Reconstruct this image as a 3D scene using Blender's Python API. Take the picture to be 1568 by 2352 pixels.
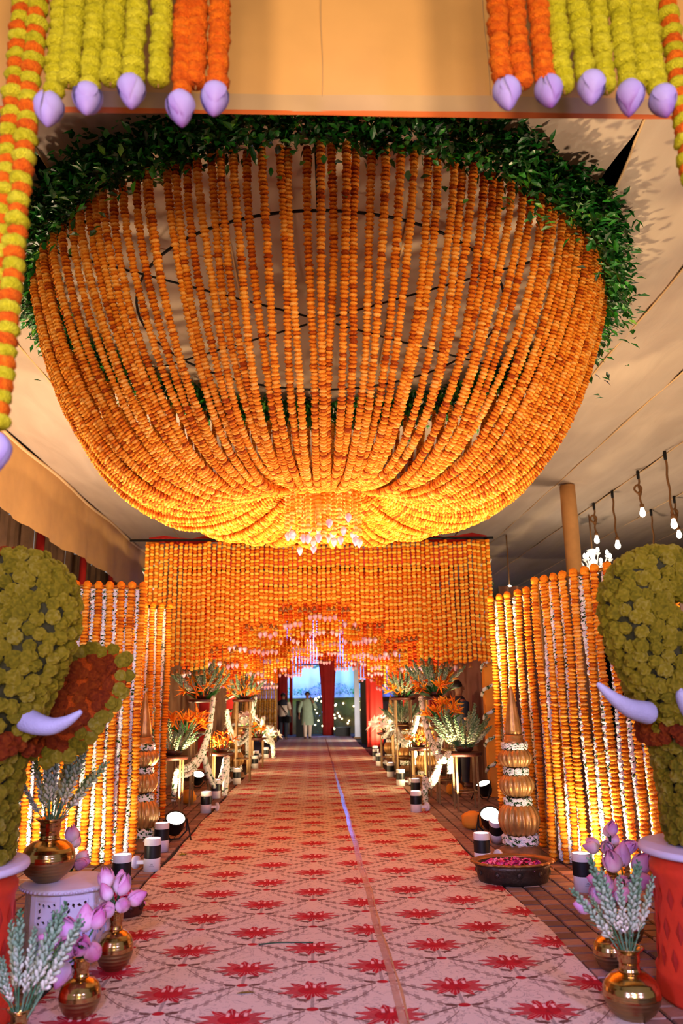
import bpy, math, random
import numpy as np
from mathutils import Vector, Matrix, Euler, Quaternion

for o in list(bpy.data.objects):
    bpy.data.objects.remove(o, do_unlink=True)
SC = bpy.context.scene
COL = SC.collection
random.seed(7)
PI = math.pi

# ------------------------------------------------------------------ camera
FPX, CAM_H = 1783.0, 1.45
PITCH, YAW, ROLL = math.radians(13.6), math.radians(2.1), 0.015
_f = np.array([math.sin(YAW)*math.cos(PITCH), math.cos(YAW)*math.cos(PITCH), math.sin(PITCH)])
_r0 = np.array([math.cos(YAW), -math.sin(YAW), 0.0])
_u0 = np.cross(_r0, _f)
_r = _r0*math.cos(ROLL) - _u0*math.sin(ROLL)
_u = _u0*math.cos(ROLL) + _r0*math.sin(ROLL)
_c = np.array([0.0, 0.0, CAM_H])
cam = bpy.data.cameras.new('camera')
cam_o = bpy.data.objects.new('camera', cam)
COL.objects.link(cam_o)
cam_o.matrix_world = Matrix(((_r[0], _u[0], -_f[0], 0), (_r[1], _u[1], -_f[1], 0), (_r[2], _u[2], -_f[2], CAM_H), (0, 0, 0, 1)))
cam.sensor_fit = 'VERTICAL'
cam.sensor_height = 36.0
cam.sensor_width = 24.0
cam.lens = FPX/2352*36.0
cam.clip_start, cam.clip_end = 0.05, 200
cam.dof.use_dof = True
cam.dof.focus_distance = 7.0
cam.dof.aperture_fstop = 2.0
SC.camera = cam_o

def ray(px, py):
    return _f + _r*(px-784)/FPX - _u*(py-1176)/FPX
def at(px, py, Y):            # point of the photograph at path distance Y
    d = ray(px, py); return Vector(_c + d*(Y/d[1]))
def onz(px, py, z=0.0):       # point of the photograph at height z
    d = ray(px, py); return Vector(_c + d*((z-CAM_H)/d[2]))
def proj(p):
    d = np.asarray(p, float) - _c
    return 784+FPX*(d@_r)/(d@_f), 1176-FPX*(d@_u)/(d@_f)

# ------------------------------------------------------------------ world, exposure, lights
SC.view_settings.view_transform = 'Standard'
SC.view_settings.look = 'None'
SC.view_settings.exposure = 0.0
SC.view_settings.gamma = 1.0
SC.view_settings.use_curve_mapping = False
w = bpy.data.worlds.new('night'); SC.world = w; w.use_nodes = True
w.node_tree.nodes['Background'].inputs[0].default_value = (1.0, 0.86, 0.78, 1)
w.node_tree.nodes['Background'].inputs[1].default_value = 0.30

def lamp(name, kind, loc, target, energy, color, size=0.1, angle=60, blend=0.6):
    l = bpy.data.lights.new(name, kind); l.energy = energy; l.color = color
    o = bpy.data.objects.new(name, l); COL.objects.link(o); o.location = loc
    if kind == 'SPOT':
        l.spot_size = math.radians(angle); l.spot_blend = blend
    l.shadow_soft_size = size
    if target is not None:
        o.rotation_euler = (Vector(target)-Vector(loc)).to_track_quat('-Z', 'Y').to_euler()
    return o
WARM = (1.0, 0.72, 0.38)
AMBER = (1.0, 0.55, 0.22)
VIOLET = (0.42, 0.34, 1.0)
WHITE = (1.0, 0.84, 0.60)
# violet entrance pair, then unseen spots added behind the camera as fill
lamp('entrance_spot_violet', 'SPOT', (-3.2, -2.6, 3.0), (-0.6, 4.4, 0.35), 1250, VIOLET, 0.3, 70, 0.8)
lamp('entrance_spot_violet', 'SPOT', (3.4, -2.6, 3.0), (0.9, 4.4, 0.35), 1250, VIOLET, 0.3, 70, 0.8)
lamp('entrance_spot_violet', 'SPOT', (-0.4, -2.5, 3.3), (0.0, 4.7, 0.0), 1500, (0.46, 0.44, 1.0), 0.3, 34, 0.9)  # added narrow violet wash to tint the near carpet
lamp('entrance_fill_warm', 'SPOT', (-1.4, -3.0, 1.4), (0.1, 6.0, 5.2), 1350, (1.0, 0.70, 0.38), 0.5, 62, 0.8)  # unseen warm fill pair, added to lift the canopy front
lamp('entrance_fill_warm', 'SPOT', (1.8, -3.0, 1.4), (0.1, 6.0, 5.2), 1350, (1.0, 0.70, 0.38), 0.5, 62, 0.8)
lamp('entrance_fill_warm', 'SPOT', (0.3, -3.2, 2.6), (0.1, 4.5, 1.7), 720, (1.0, 0.80, 0.50), 0.5, 60, 0.8)  # unseen warm fill added for the elephants
# floor floods washing the canopy and the curtain
lamp('flood_up', 'SPOT', (-1.52, 8.75, 0.46), (-0.2, 8.5, 4.4), 1550, WARM, 0.12, 112, 0.9)
lamp('flood_up', 'SPOT', (1.50, 8.25, 0.46), (0.4, 8.5, 4.4), 1550, WARM, 0.12, 112, 0.9)
lamp('flood_up', 'SPOT', (-1.75, 10.6, 0.3), (-0.2, 12.2, 3.0), 340, WARM, 0.12, 120, 0.8)
lamp('flood_up', 'SPOT', (1.85, 10.6, 0.3), (0.3, 12.2, 3.0), 340, WARM, 0.12, 120, 0.8)
# floods at the foot of the garland screens
lamp('screen_flood', 'SPOT', (-2.15, 6.85, 0.10), (-2.3, 7.6, 0.9), 110, WHITE, 0.08, 150, 0.9)
lamp('screen_flood', 'SPOT', (2.16, 6.72, 0.08), (2.55, 6.95, 0.9), 130, WHITE, 0.08, 150, 0.9)
# uplights along the tent sides washing the ceiling cloth and the eave
for lx, ly, tx, en in ((-3.4, 8.8, -5.2, 1200), (-3.4, 14.5, -5.2, 1400), (4.4, 5.0, 4.6, 750), (5.6, 11.0, 5.4, 700), (6.5, 17.0, 6.0, 650)):
    lamp('tent_uplight', 'SPOT', (lx, ly, 0.4), (tx, ly+0.8, 5.6), en, (1.0, 0.72, 0.48), 0.25, 140, 0.8)
# floods along the aisle
for yy in (13.2, 16.6, 20.0, 24.5):
    lamp('aisle_flood', 'SPOT', (-2.1, yy, 0.3), (0.3, yy+0.8, 2.6), 620, WARM, 0.12, 140, 0.8)
    lamp('aisle_flood', 'SPOT', (2.3, yy, 0.3), (-0.3, yy+0.8, 2.6), 620, WARM, 0.12, 140, 0.8)
lamp('backdrop_flood', 'SPOT', (-0.6, 34.5, 5.3), (0.6, 36.4, 2.8), 4200, (0.18, 0.26, 1.0), 0.3, 120, 0.7)
lamp('end_fill', 'SPOT', (1.9, 28.2, 0.5), (-0.6, 31.6, 1.3), 420, (1.0, 0.9, 0.78), 0.15, 100, 0.8)  # unseen fill lamp added to brighten the people and far carpet
lamp('backdrop_flood_green', 'SPOT', (-1.6, 34.9, 1.9), (0.2, 35.7, 1.75), 120, (0.2, 1.0, 0.5), 0.2, 140, 0.7)
lamp('backdrop_flood_green', 'SPOT', (2.4, 34.9, 1.9), (1.2, 35.7, 1.75), 120, (0.2, 1.0, 0.5), 0.2, 140, 0.7)

# ------------------------------------------------------------------ helpers
def lin(h):
    h = h.lstrip('#'); c = [int(h[i:i+2], 16)/255 for i in (0, 2, 4)]
    return tuple(x/12.92 if x <= 0.04045 else ((x+0.055)/1.055)**2.4 for x in c)

class MB:
    def __init__(s): s.v = []; s.f = []; s.t = []
    def add(s, vs, fs, tint=0.5):
        n = len(s.v); s.v += [tuple(v) for v in vs]
        s.f += [tuple(i+n for i in f) for f in fs]
        s.t += (list(tint) if hasattr(tint, '__len__') else [tint]*len(vs))
    def box(s, c, d, rot=None, tint=0.5, taper=1.0):
        vs = []
        for z in (-1, 1):
            k = taper if z > 0 else 1.0
            for x, y in ((-1, -1), (1, -1), (1, 1), (-1, 1)):
                p = Vector((x*d[0]/2*k, y*d[1]/2*k, z*d[2]/2))
                if rot is not None: p = rot @ p
                vs.append(p+Vector(c))
        s.add(vs, [(0, 3, 2, 1), (4, 5, 6, 7), (0, 1, 5, 4), (1, 2, 6, 5), (2, 3, 7, 6), (3, 0, 4, 7)], tint)
    def rings(s, rings, cap=True, tint=0.5, close=True):
        n = len(rings[0]); vs = [v for r in rings for v in r]; fs = []
        m = n if close else n-1
        for i in range(len(rings)-1):
            for j in range(m):
                k = (j+1) % n
                fs.append((i*n+j, i*n+k, (i+1)*n+k, (i+1)*n+j))
        if cap and close:
            fs.append(tuple(range(n-1, -1, -1))); fs.append(tuple((len(rings)-1)*n+j for j in range(n)))
        s.add(vs, fs, tint)
    def tube(s, path, rad, seg=8, cap=True, tint=0.5, flat=1.0):
        P = [Vector(p) for p in path]; n = len(P)
        R = rad if hasattr(rad, '__len__') else [rad]*n
        fr = frames(P); rg = []
        for i in range(n):
            a, b = fr[i]
            rg.append([P[i]+a*(R[i]*math.cos(2*PI*j/seg))+b*(R[i]*flat*math.sin(2*PI*j/seg)) for j in range(seg)])
        tt = tint
        if hasattr(tint, '__len__'): tt = [x for x in tint for _ in range(seg)]
        s.rings(rg, cap, tt)
    def lathe(s, prof, seg=24, o=(0, 0, 0), ribs=0, amp=0.0, tint=0.5, cap=True, sx=1.0, sy=1.0):
        o = Vector(o); rg = []
        for r, z in prof:
            ring = []
            for j in range(seg):
                a = 2*PI*j/seg
                k = 1.0
                if ribs: k = 1.0-amp*(1-abs(math.sin(ribs*a/2)))**1.5
                ring.append(o+Vector((r*k*math.cos(a)*sx, r*k*math.sin(a)*sy, z)))
            rg.append(ring)
        s.rings(rg, cap, tint)
    def ball(s, c, r, seg=10, n=6, tint=0.5, sc=(1, 1, 1), jit=0.0):
        c = Vector(c); rg = []
        for i in range(n+1):
            th = PI*(0.04+0.92*i/n)
            rg.append([c+Vector((math.sin(th)*math.cos(2*PI*j/seg)*sc[0], math.sin(th)*math.sin(2*PI*j/seg)*sc[1], -math.cos(th)*sc[2]))*r*(1+random.uniform(-jit, jit)) for j in range(seg)])
        s.rings(rg, True, tint)
    def leaf(s, base, d, L, W, bend=0.3, fold=0.25, tint=0.5, n=4, up=None):
        base = Vector(base); d = Vector(d).normalized()
        u = Vector(up) if up is not None else Vector((0, 0, 1))
        side = d.cross(u)
        if side.length < 1e-3: side = Vector((1, 0, 0))
        side.normalize(); nrm = side.cross(d).normalized()
        vs = []; fs = []
        for i in range(n+1):
            t = i/n
            wd = W*0.5*(math.sin(PI*min(1, 0.06+0.94*t)**0.8))*1.0
            c = base+d*(L*t)-nrm*(bend*L*t*t)
            vs += [c-side*wd+nrm*(fold*wd), c, c+side*wd+nrm*(fold*wd)]
        for i in range(n):
            k = 3*i
            fs += [(k, k+1, k+4, k+3), (k+1, k+2, k+5, k+4)]
        s.add(vs, fs, tint)
    def mesh(s, name, smooth=True):
        me = bpy.data.meshes.new(name); me.from_pydata(s.v, [], s.f)
        at_ = me.attributes.new('tint', 'FLOAT', 'POINT'); at_.data.foreach_set('value', np.array(s.t, np.float32))
        if smooth: me.polygons.foreach_set('use_smooth', [True]*len(me.polygons))
        me.update(); return me
    def build(s, name, mat, parent=None, smooth=True, loc=None):
        return inst(s.mesh(name, smooth), name, mat, parent, loc)

def frames(P):
    n = len(P); T = []
    for i in range(n):
        d = P[min(i+1, n-1)]-P[max(i-1, 0)]
        T.append(d.normalized() if d.length > 1e-9 else Vector((0, 0, 1)))
    a = T[0].orthogonal().normalized(); out = []
    for i in range(n):
        if i:
            q = T[i-1].rotation_difference(T[i]); a = (q @ a)
            a = (a-T[i]*a.dot(T[i])).normalized()
        out.append((a, T[i].cross(a)))
    return out

def inst(me, name, mat=None, parent=None, loc=None, rot=None, scale=None):
    if mat is not None and not me.materials: me.materials.append(mat)
    o = bpy.data.objects.new(name, me); COL.objects.link(o)
    if parent is not None: o.parent = parent
    if loc is not None: o.location = loc
    if rot is not None:
        if isinstance(rot, Quaternion): o.rotation_mode = 'QUATERNION'; o.rotation_quaternion = rot
        else: o.rotation_euler = rot
    if scale is not None: o.scale = scale if hasattr(scale, '__len__') else (scale,)*3
    return o

def tag(o, label, cat, group=None, kind=None):
    o['label'] = label; o['category'] = cat
    if group: o['group'] = group
    if kind: o['kind'] = kind
    return o
def thing(name, label, cat, loc=(0, 0, 0), rz=0.0, group=None):
    o = bpy.data.objects.new(name, None); o.empty_display_size = 0.1
    COL.objects.link(o); o.location = loc; o.rotation_euler = (0, 0, rz)
    return tag(o, label, cat, group)
def struct(o):
    o['kind'] = 'structure'; return o

# ------------------------------------------------------------------ materials
def newmat(name):
    m = bpy.data.materials.new(name); m.use_nodes = True
    nt = m.node_tree; return m, nt, nt.nodes['Principled BSDF']
def N(nt, t, **kw):
    n = nt.nodes.new(t)
    for k, v in kw.items():
        if k.startswith('_'): setattr(n, k[1:], v)
        else: n.inputs[k].default_value = v
    return n
def MA(nt, op, a, b=None, c=None):
    n = nt.nodes.new('ShaderNodeMath'); n.operation = op
    for i, x in enumerate((a, b, c)):
        if x is None: continue
        if isinstance(x, (int, float)): n.inputs[i].default_value = x
        else: nt.links.new(x, n.inputs[i])
    return n.outputs[0]
def MIX(nt, fac, a, b):
    n = nt.nodes.new('ShaderNodeMix'); n.data_type = 'RGBA'
    for i, x in ((0, fac), (6, a), (7, b)):
        if isinstance(x, (int, float)): n.inputs[i].default_value = x
        elif isinstance(x, tuple): n.inputs[i].default_value = (*x[:3], 1)
        else: nt.links.new(x, n.inputs[i])
    return n.outputs[2]
def RAMP(nt, fac, stops):
    n = nt.nodes.new('ShaderNodeValToRGB'); e = n.color_ramp.elements
    while len(e) < len(stops): e.new(0.5)
    for i, (p, c) in enumerate(stops): e[i].position = p; e[i].color = (*c[:3], 1)
    nt.links.new(fac, n.inputs[0]); return n.outputs[0]

def plain(name, col, rough=0.6, metal=0.0, noise=0.0, nscale=20.0, bump=0.0, bscale=80.0, spec=0.4, emit=None, estr=0.0, trans=0.0, coat=0.0):
    m, nt, b = newmat(name)
    b.inputs['Roughness'].default_value = rough; b.inputs['Metallic'].default_value = metal
    b.inputs['Specular IOR Level'].default_value = spec
    b.inputs['Base Color'].default_value = (*col, 1)
    tc = N(nt, 'ShaderNodeTexCoord')
    if noise > 0:
        nz = N(nt, 'ShaderNodeTexNoise', Scale=nscale, Detail=4.0)
        nt.links.new(tc.outputs['Object'], nz.inputs['Vector'])
        d = tuple(c*(1-noise) for c in col); l = tuple(min(1, c*(1+noise*0.6)) for c in col)
        nt.links.new(RAMP(nt, nz.outputs[0], [(0.3, d), (0.7, l)]), b.inputs['Base Color'])
    if bump > 0:
        nz2 = N(nt, 'ShaderNodeTexNoise', Scale=bscale, Detail=3.0)
        nt.links.new(tc.outputs['Object'], nz2.inputs['Vector'])
        bp = N(nt, 'ShaderNodeBump', Strength=bump, Distance=0.01)
        nt.links.new(nz2.outputs[0], bp.inputs['Height']); nt.links.new(bp.outputs[0], b.inputs['Normal'])
    if emit: b.inputs['Emission Color'].default_value = (*emit, 1); b.inputs['Emission Strength'].default_value = estr
    if trans: b.inputs['Transmission Weight'].default_value = trans
    if coat: b.inputs['Coat Weight'].default_value = coat
    return m

def tinted(name, stops, rough=0.75, bscale=150.0, bump=0.6, objvar=0.25, nmix=0.3, nscale=60.0, spec=0.2, sss=0.0, bdist=0.01):
    """colour from the per-piece 'tint' attribute, a little per-object random and grain"""
    m, nt, b = newmat(name)
    a = N(nt, 'ShaderNodeAttribute', _attribute_name='tint')
    oi = N(nt, 'ShaderNodeObjectInfo')
    tc = N(nt, 'ShaderNodeTexCoord')
    nz = N(nt, 'ShaderNodeTexNoise', Scale=nscale, Detail=3.0)
    nt.links.new(tc.outputs['Object'], nz.inputs['Vector'])
    f = MA(nt, 'ADD', a.outputs['Fac'], MA(nt, 'MULTIPLY', MA(nt, 'SUBTRACT', oi.outputs['Random'], 0.5), objvar))
    f = MA(nt, 'ADD', f, MA(nt, 'MULTIPLY', MA(nt, 'SUBTRACT', nz.outputs[0], 0.5), nmix*2))
    nt.links.new(RAMP(nt, f, stops), b.inputs['Base Color'])
    b.inputs['Roughness'].default_value = rough; b.inputs['Specular IOR Level'].default_value = spec
    if bump:
        vo = N(nt, 'ShaderNodeTexVoronoi', Scale=bscale)
        nt.links.new(tc.outputs['Object'], vo.inputs['Vector'])
        bp = N(nt, 'ShaderNodeBump', Strength=bump, Distance=bdist)
        nt.links.new(vo.outputs['Distance'], bp.inputs['Height']); nt.links.new(bp.outputs[0], b.inputs['Normal'])
    return m

MT = {}
MT['marigold'] = tinted('marigold_orange', [(0.0, lin('b85000')), (0.35, lin('ea860a')), (0.7, lin('f5a01e')), (1.0, lin('fabb5a'))])
MT['marigold_dome'] = tinted('marigold_dome', [(0.0, lin('963800')), (0.3, lin('d46c0a')), (0.7, lin('ea9428')), (1.0, lin('f3b25c'))], objvar=0.3)
MT['marigold_two'] = tinted('marigold_striped', [(0.0, lin('dc620a')), (0.35, lin('ee8614')), (0.6, lin('f5b02c')), (1.0, lin('fad058'))], objvar=0.1, nmix=0.15)
MT['marigold_red'] = tinted('marigold_red', [(0.0, lin('a82400')), (0.4, lin('dc4c08')), (0.75, lin('f07c14')), (1.0, lin('f8ac30'))], objvar=0.3)
MT['marigold_yel'] = tinted('marigold_yellow', [(0.0, lin('c98a20')), (0.4, lin('efb448')), (0.8, lin('f6cc78')), (1.0, lin('fbe0a4'))], objvar=0.1)
MT['bloom_yellow'] = tinted('bloom_yellow', [(0.0, lin('86860a')), (0.4, lin('b2ae16')), (0.8, lin('c6c230')), (1.0, lin('d8d45a'))], bscale=220, bump=0.9)
MT['bloom_orange'] = tinted('bloom_orange', [(0.0, lin('8f3400')), (0.4, lin('c85406')), (0.8, lin('dc700c')), (1.0, lin('ea8a30'))], bscale=220, bump=0.9)
MT['mum_green'] = tinted('chrysanthemum_yellow_green', [(0.0, lin('7c7c10')), (0.3, lin('aa9e1c')), (0.65, lin('cdb92a')), (1.0, lin('ded060'))], bscale=260, bump=1.0, objvar=0.45, nmix=0.15)
MT['mum_rust'] = tinted('chrysanthemum_rust', [(0.0, lin('7d2602')), (0.4, lin('b04208')), (0.8, lin('c9580e')), (1.0, lin('d8701e'))], bscale=260, bump=1.0, objvar=0.4, nmix=0.15)
MT['jasmine'] = tinted('jasmine_white_green', [(0.0, lin('14300f')), (0.34, lin('3f6a34')), (0.42, lin('dfe6d6')), (1.0, lin('f6f4ee'))], objvar=0.0, nmix=0.8, nscale=70, bscale=120, bump=0.8)
MT['leaf'] = tinted('leaf_green', [(0.0, lin('04230a')), (0.5, lin('0f5a1a')), (0.85, lin('2e8a22')), (1.0, lin('6aa52a'))], rough=0.35, bump=0, objvar=0.0, nmix=0.1, spec=0.5)
MT['leaf_long'] = tinted('leaf_blade', [(0.0, lin('0c2a10')), (0.5, lin('2c6a2a')), (1.0, lin('8fb07a'))], rough=0.4, bump=0, objvar=0.5, nmix=0.1, spec=0.4)
MT['tuberose'] = tinted('tuberose_buds', [(0.0, lin('3a6a42')), (0.45, lin('8aa482')), (0.8, lin('d0cdb0')), (1.0, lin('eee2c8'))], rough=0.6, bump=0, objvar=0.3, nmix=0.1)
MT['heliconia'] = tinted('heliconia_orange', [(0.0, lin('c8420a')), (0.5, lin('f07c12')), (1.0, lin('f7b030'))], rough=0.5, bump=0, objvar=0.4)
MT['lily'] = tinted('lily_white', [(0.0, lin('b8c890')), (0.5, lin('f0ead8')), (1.0, lin('ffffff'))], rough=0.5, bump=0, objvar=0.2)
MT['lotus'] = tinted('lotus_petal', [(0.0, lin('c2c4a8')), (0.25, lin('e8cfd8')), (0.6, lin('dba0bd')), (1.0, lin('b8508c'))], rough=0.5, bump=0.0, objvar=0.2, nmix=0.12, nscale=25)
MT['lotus_violet_lit'] = tinted('lotus_bud_violet_lit', [(0.0, lin('9a96d0')), (0.4, lin('928aca')), (0.75, lin('8470b8')), (1.0, lin('6a3888'))], rough=0.5, bump=0.0, objvar=0.2, nmix=0.12, nscale=25)  # violet light put into the bud colours, darker towards the tips
MT['petal'] = tinted('rose_petal_pink', [(0.0, lin('b01460')), (0.5, lin('e0509a')), (1.0, lin('f59cc0'))], rough=0.6, bump=0, objvar=0)
MT['gold'] = plain('aged_gold_paint', lin('b98a4e'), 0.38, 0.55, 0.35, 9, 0.25, 40)
MT['bronze'] = plain('dark_bronze', lin('4a3d34'), 0.45, 0.7, 0.4, 12, 0.4, 60)
MT['rim'] = plain('worn_brass_rim', lin('9a6a3a'), 0.4, 0.7, 0.3, 12)
MT['stonebase'] = plain('brown_plinth', lin('7a5636'), 0.6, 0.1, 0.4, 12, 0.3, 60)
MT['tray'] = plain('dark_wood_tray', lin('4a2016'), 0.45, 0, 0.4, 12)
MT['steel'] = plain('brushed_gold_leg', lin('8a6c48'), 0.35, 0.6, 0.2, 20)
MT['black'] = plain('black_metal', lin('141416'), 0.5, 0.3, 0.2, 30)
MT['blackp'] = plain('black_band', lin('0c1014'), 0.45, 0, 0.1, 30)
MT['white'] = plain('white_plastic', lin('d8d6d4'), 0.45, 0, 0.06, 12)
MT['lens'] = plain('lamp_lens', (1, 1, 1), 0.3, emit=(0.93, 0.96, 1.0), estr=9.0)
MT['led'] = plain('flood_lens', (1, 1, 1), 0.3, emit=(1.0, 0.95, 0.72), estr=14.0)
MT['bulb'] = plain('filament_bulb', (1, 1, 1), 0.2, emit=(1.0, 0.93, 0.74), estr=18.0)
MT['fairy'] = plain('fairy_bulb', (1, 1, 1), 0.2, emit=(1.0, 0.85, 0.4), estr=9.0)
MT['rope'] = plain('jute_rope', lin('8a6038'), 0.9, 0, 0.3, 60, 0.6, 200)
MT['red_paint'] = plain('red_drum_paint', lin('d83a20'), 0.55, 0, 0.25, 5, 0.25, 30)
MT['red_dark'] = plain('red_drum_diamond', lin('b0281c'), 0.6, 0, 0.2, 12)
MT['lav'] = plain('white_painted_wood', lin('cfcae0'), 0.55, 0, 0.08, 8, 0.15, 60)
MT['tusk'] = plain('tusk_violet_cast', lin('9a9abc'), 0.55, 0, 0.12, 10, 0.3, 90)  # violet light worked into the base colour of the white tusk
MT['redcloth'] = plain('red_cloth', lin('a8160f'), 0.8, 0, 0.25, 3)
MT['orangecloth'] = plain('orange_cloth', lin('d98a22'), 0.8, 0, 0.12, 4, 0.3, 12)
MT['beige'] = plain('beige_cloth', lin('cd9e64'), 0.85, 0, 0.07, 3, 0.12, 260)
MT['beige_hem'] = plain('beige_cloth_hem', lin('b89a78'), 0.85, 0, 0.1, 3)
MT['trim'] = plain('orange_trim', lin('c8622a'), 0.8, 0, 0.1, 8)
MT['dark'] = plain('dark_backdrop', lin('1a1716'), 0.9, 0, 0.3, 2)
MT['maroon'] = plain('maroon_curtain', lin('5a322a'), 0.9, 0, 0.3, 3)
MT['polecloth'] = plain('pole_cloth', lin('dca468'), 0.8, 0, 0.12, 4, 0.3, 12)
MT['mum_core'] = plain('shade_dark_core', lin('26260a'), 0.9, 0, 0.3, 40)  # painted dark olive to stand for deep shade between the blooms
MT['navy'] = plain('dark_cover', lin('0c0e1c'), 0.9, 0, 0.2, 2)
MT['brownwall'] = plain('brown_curtain', lin('6e5038'), 0.9, 0, 0.35, 3)
MT['joint'] = plain('paver_joint', lin('1c1916'), 0.95, 0, 0.3, 40)
MT['tape'] = plain('clear_tape', lin('cfae98'), 0.12, 0, 0.25, 30, spec=0.8)
MT['tape'].node_tree.nodes['Principled BSDF'].inputs['Alpha'].default_value = 0.45
MT['tape2'] = plain('brown_tape', lin('a88868'), 0.25, 0, 0.3, 30, spec=0.8)
MT['crystal'] = plain('crystal', (0.9, 0.9, 0.9), 0.08, 0, emit=(1.0, 0.9, 0.75), estr=0.5)
MT['glasswall'] = plain('backdrop_cloth', lin('b8bccc'), 0.8, 0, 0.25, 0.8)
MT['hedge'] = tinted('hedge_leaf', [(0.0, lin('1c5a2c')), (0.6, lin('4a9a58')), (1.0, lin('8ac890'))], bump=0, objvar=0, nmix=0.2)
MT['skin'] = plain('skin', lin('8a5a40'), 0.6, 0, 0.1, 10)
MT['hair'] = plain('black_hair', lin('0d0b0b'), 0.55)
MT['kurta'] = plain('sage_kurta', lin('8fa088'), 0.85, 0, 0.12, 6)
MT['trouser'] = plain('cream_trousers', lin('cdb6a4'), 0.85, 0, 0.1, 6)
MT['jeans'] = plain('dark_jeans', lin('232633'), 0.85, 0, 0.15, 8)
MT['shirt'] = plain('cream_shirt', lin('c8b4a0'), 0.85, 0, 0.1, 6)
MT['navycloth'] = plain('navy_cloth', lin('1c2230'), 0.85, 0, 0.1, 6)
MT['shoe'] = plain('brown_shoe', lin('5a3c2a'), 0.5)
MT['screenmark'] = plain('grey_print', lin('3a3a40'), 0.6)
MT['seam'] = plain('seam_welt', lin('e0bd8c'), 0.8)

# brass vases: polished upper half, ribbed satin lower half (real finish, object z)
def brass_mat(name, col, rough_low, rough_high):
    m, nt, b = newmat(name)
    tc = N(nt, 'ShaderNodeTexCoord'); nz = N(nt, 'ShaderNodeTexNoise', Scale=14.0, Detail=4.0)
    nt.links.new(tc.outputs['Object'], nz.inputs['Vector'])
    nt.links.new(RAMP(nt, nz.outputs[0], [(0.3, tuple(c*0.75 for c in col)), (0.7, col)]), b.inputs['Base Color'])
    b.inputs['Metallic'].default_value = 1.0
    wv = N(nt, 'ShaderNodeTexWave', Scale=16.0, Distortion=0.4); wv.bands_direction = 'Z'
    nt.links.new(tc.outputs['Object'], wv.inputs['Vector'])
    nt.links.new(MA(nt, 'MULTIPLY_ADD', nz.outputs[0], rough_high-rough_low, rough_low), b.inputs['Roughness'])
    bp = N(nt, 'ShaderNodeBump', Strength=0.12 if rough_low < 0.2 else 0.35, Distance=0.004)
    nt.links.new(wv.outputs[0], bp.inputs['Height']); nt.links.new(bp.outputs[0], b.inputs['Normal'])
    return m
MT['brass'] = brass_mat('polished_brass', lin('c8a468'), 0.10, 0.22)
MT['brass_low'] = brass_mat('satin_brass', lin('a58a5c'), 0.35, 0.5)

# ceiling cloth: soft weave and wrinkles
def ceil_mat():
    m, nt, b = newmat('tent_ceiling_cloth')
    tc = N(nt, 'ShaderNodeTexCoord'); mp = N(nt, 'ShaderNodeMapping'); mp.inputs['Scale'].default_value = (2.2, 0.5, 1)
    nt.links.new(tc.outputs['Object'], mp.inputs['Vector'])
    nz = N(nt, 'ShaderNodeTexNoise', Scale=1.3, Detail=5.0, Distortion=0.6); nt.links.new(mp.outputs[0], nz.inputs['Vector'])
    nt.links.new(RAMP(nt, nz.outputs[0], [(0.3, lin('bba794')), (0.7, lin('c9b6a2'))]), b.inputs['Base Color'])
    b.inputs['Roughness'].default_value = 0.9
    bp = N(nt, 'ShaderNodeBump', Strength=0.28, Distance=0.08)
    nt.links.new(nz.outputs[0], bp.inputs['Height']); nt.links.new(bp.outputs[0], b.inputs['Normal'])
    return m
MT['ceil'] = ceil_mat()

def brick_mat():
    m, nt, b = newmat('paver_brick')
    oi = N(nt, 'ShaderNodeObjectInfo'); a = N(nt, 'ShaderNodeAttribute', _attribute_name='tint')
    tc = N(nt, 'ShaderNodeTexCoord'); nz = N(nt, 'ShaderNodeTexNoise', Scale=30.0, Detail=5.0)
    nt.links.new(tc.outputs['Object'], nz.inputs['Vector'])
    f = MA(nt, 'ADD', MA(nt, 'MULTIPLY', oi.outputs['Random'], 0.5), MA(nt, 'MULTIPLY', nz.outputs[0], 0.35))
    f = MA(nt, 'ADD', f, MA(nt, 'MULTIPLY', MA(nt, 'SUBTRACT', a.outputs['Fac'], 0.5), 0.4))
    nt.links.new(RAMP(nt, f, [(0.15, lin('5e4034')), (0.5, lin('8a6450')), (0.85, lin('a98570'))]), b.inputs['Base Color'])
    b.inputs['Roughness'].default_value = 0.7
    bp = N(nt, 'ShaderNodeBump', Strength=0.3, Distance=0.004)
    nt.links.new(nz.outputs[0], bp.inputs['Height']); nt.links.new(bp.outputs[0], b.inputs['Normal'])
    return m
MT['brick'] = brick_mat()

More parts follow.
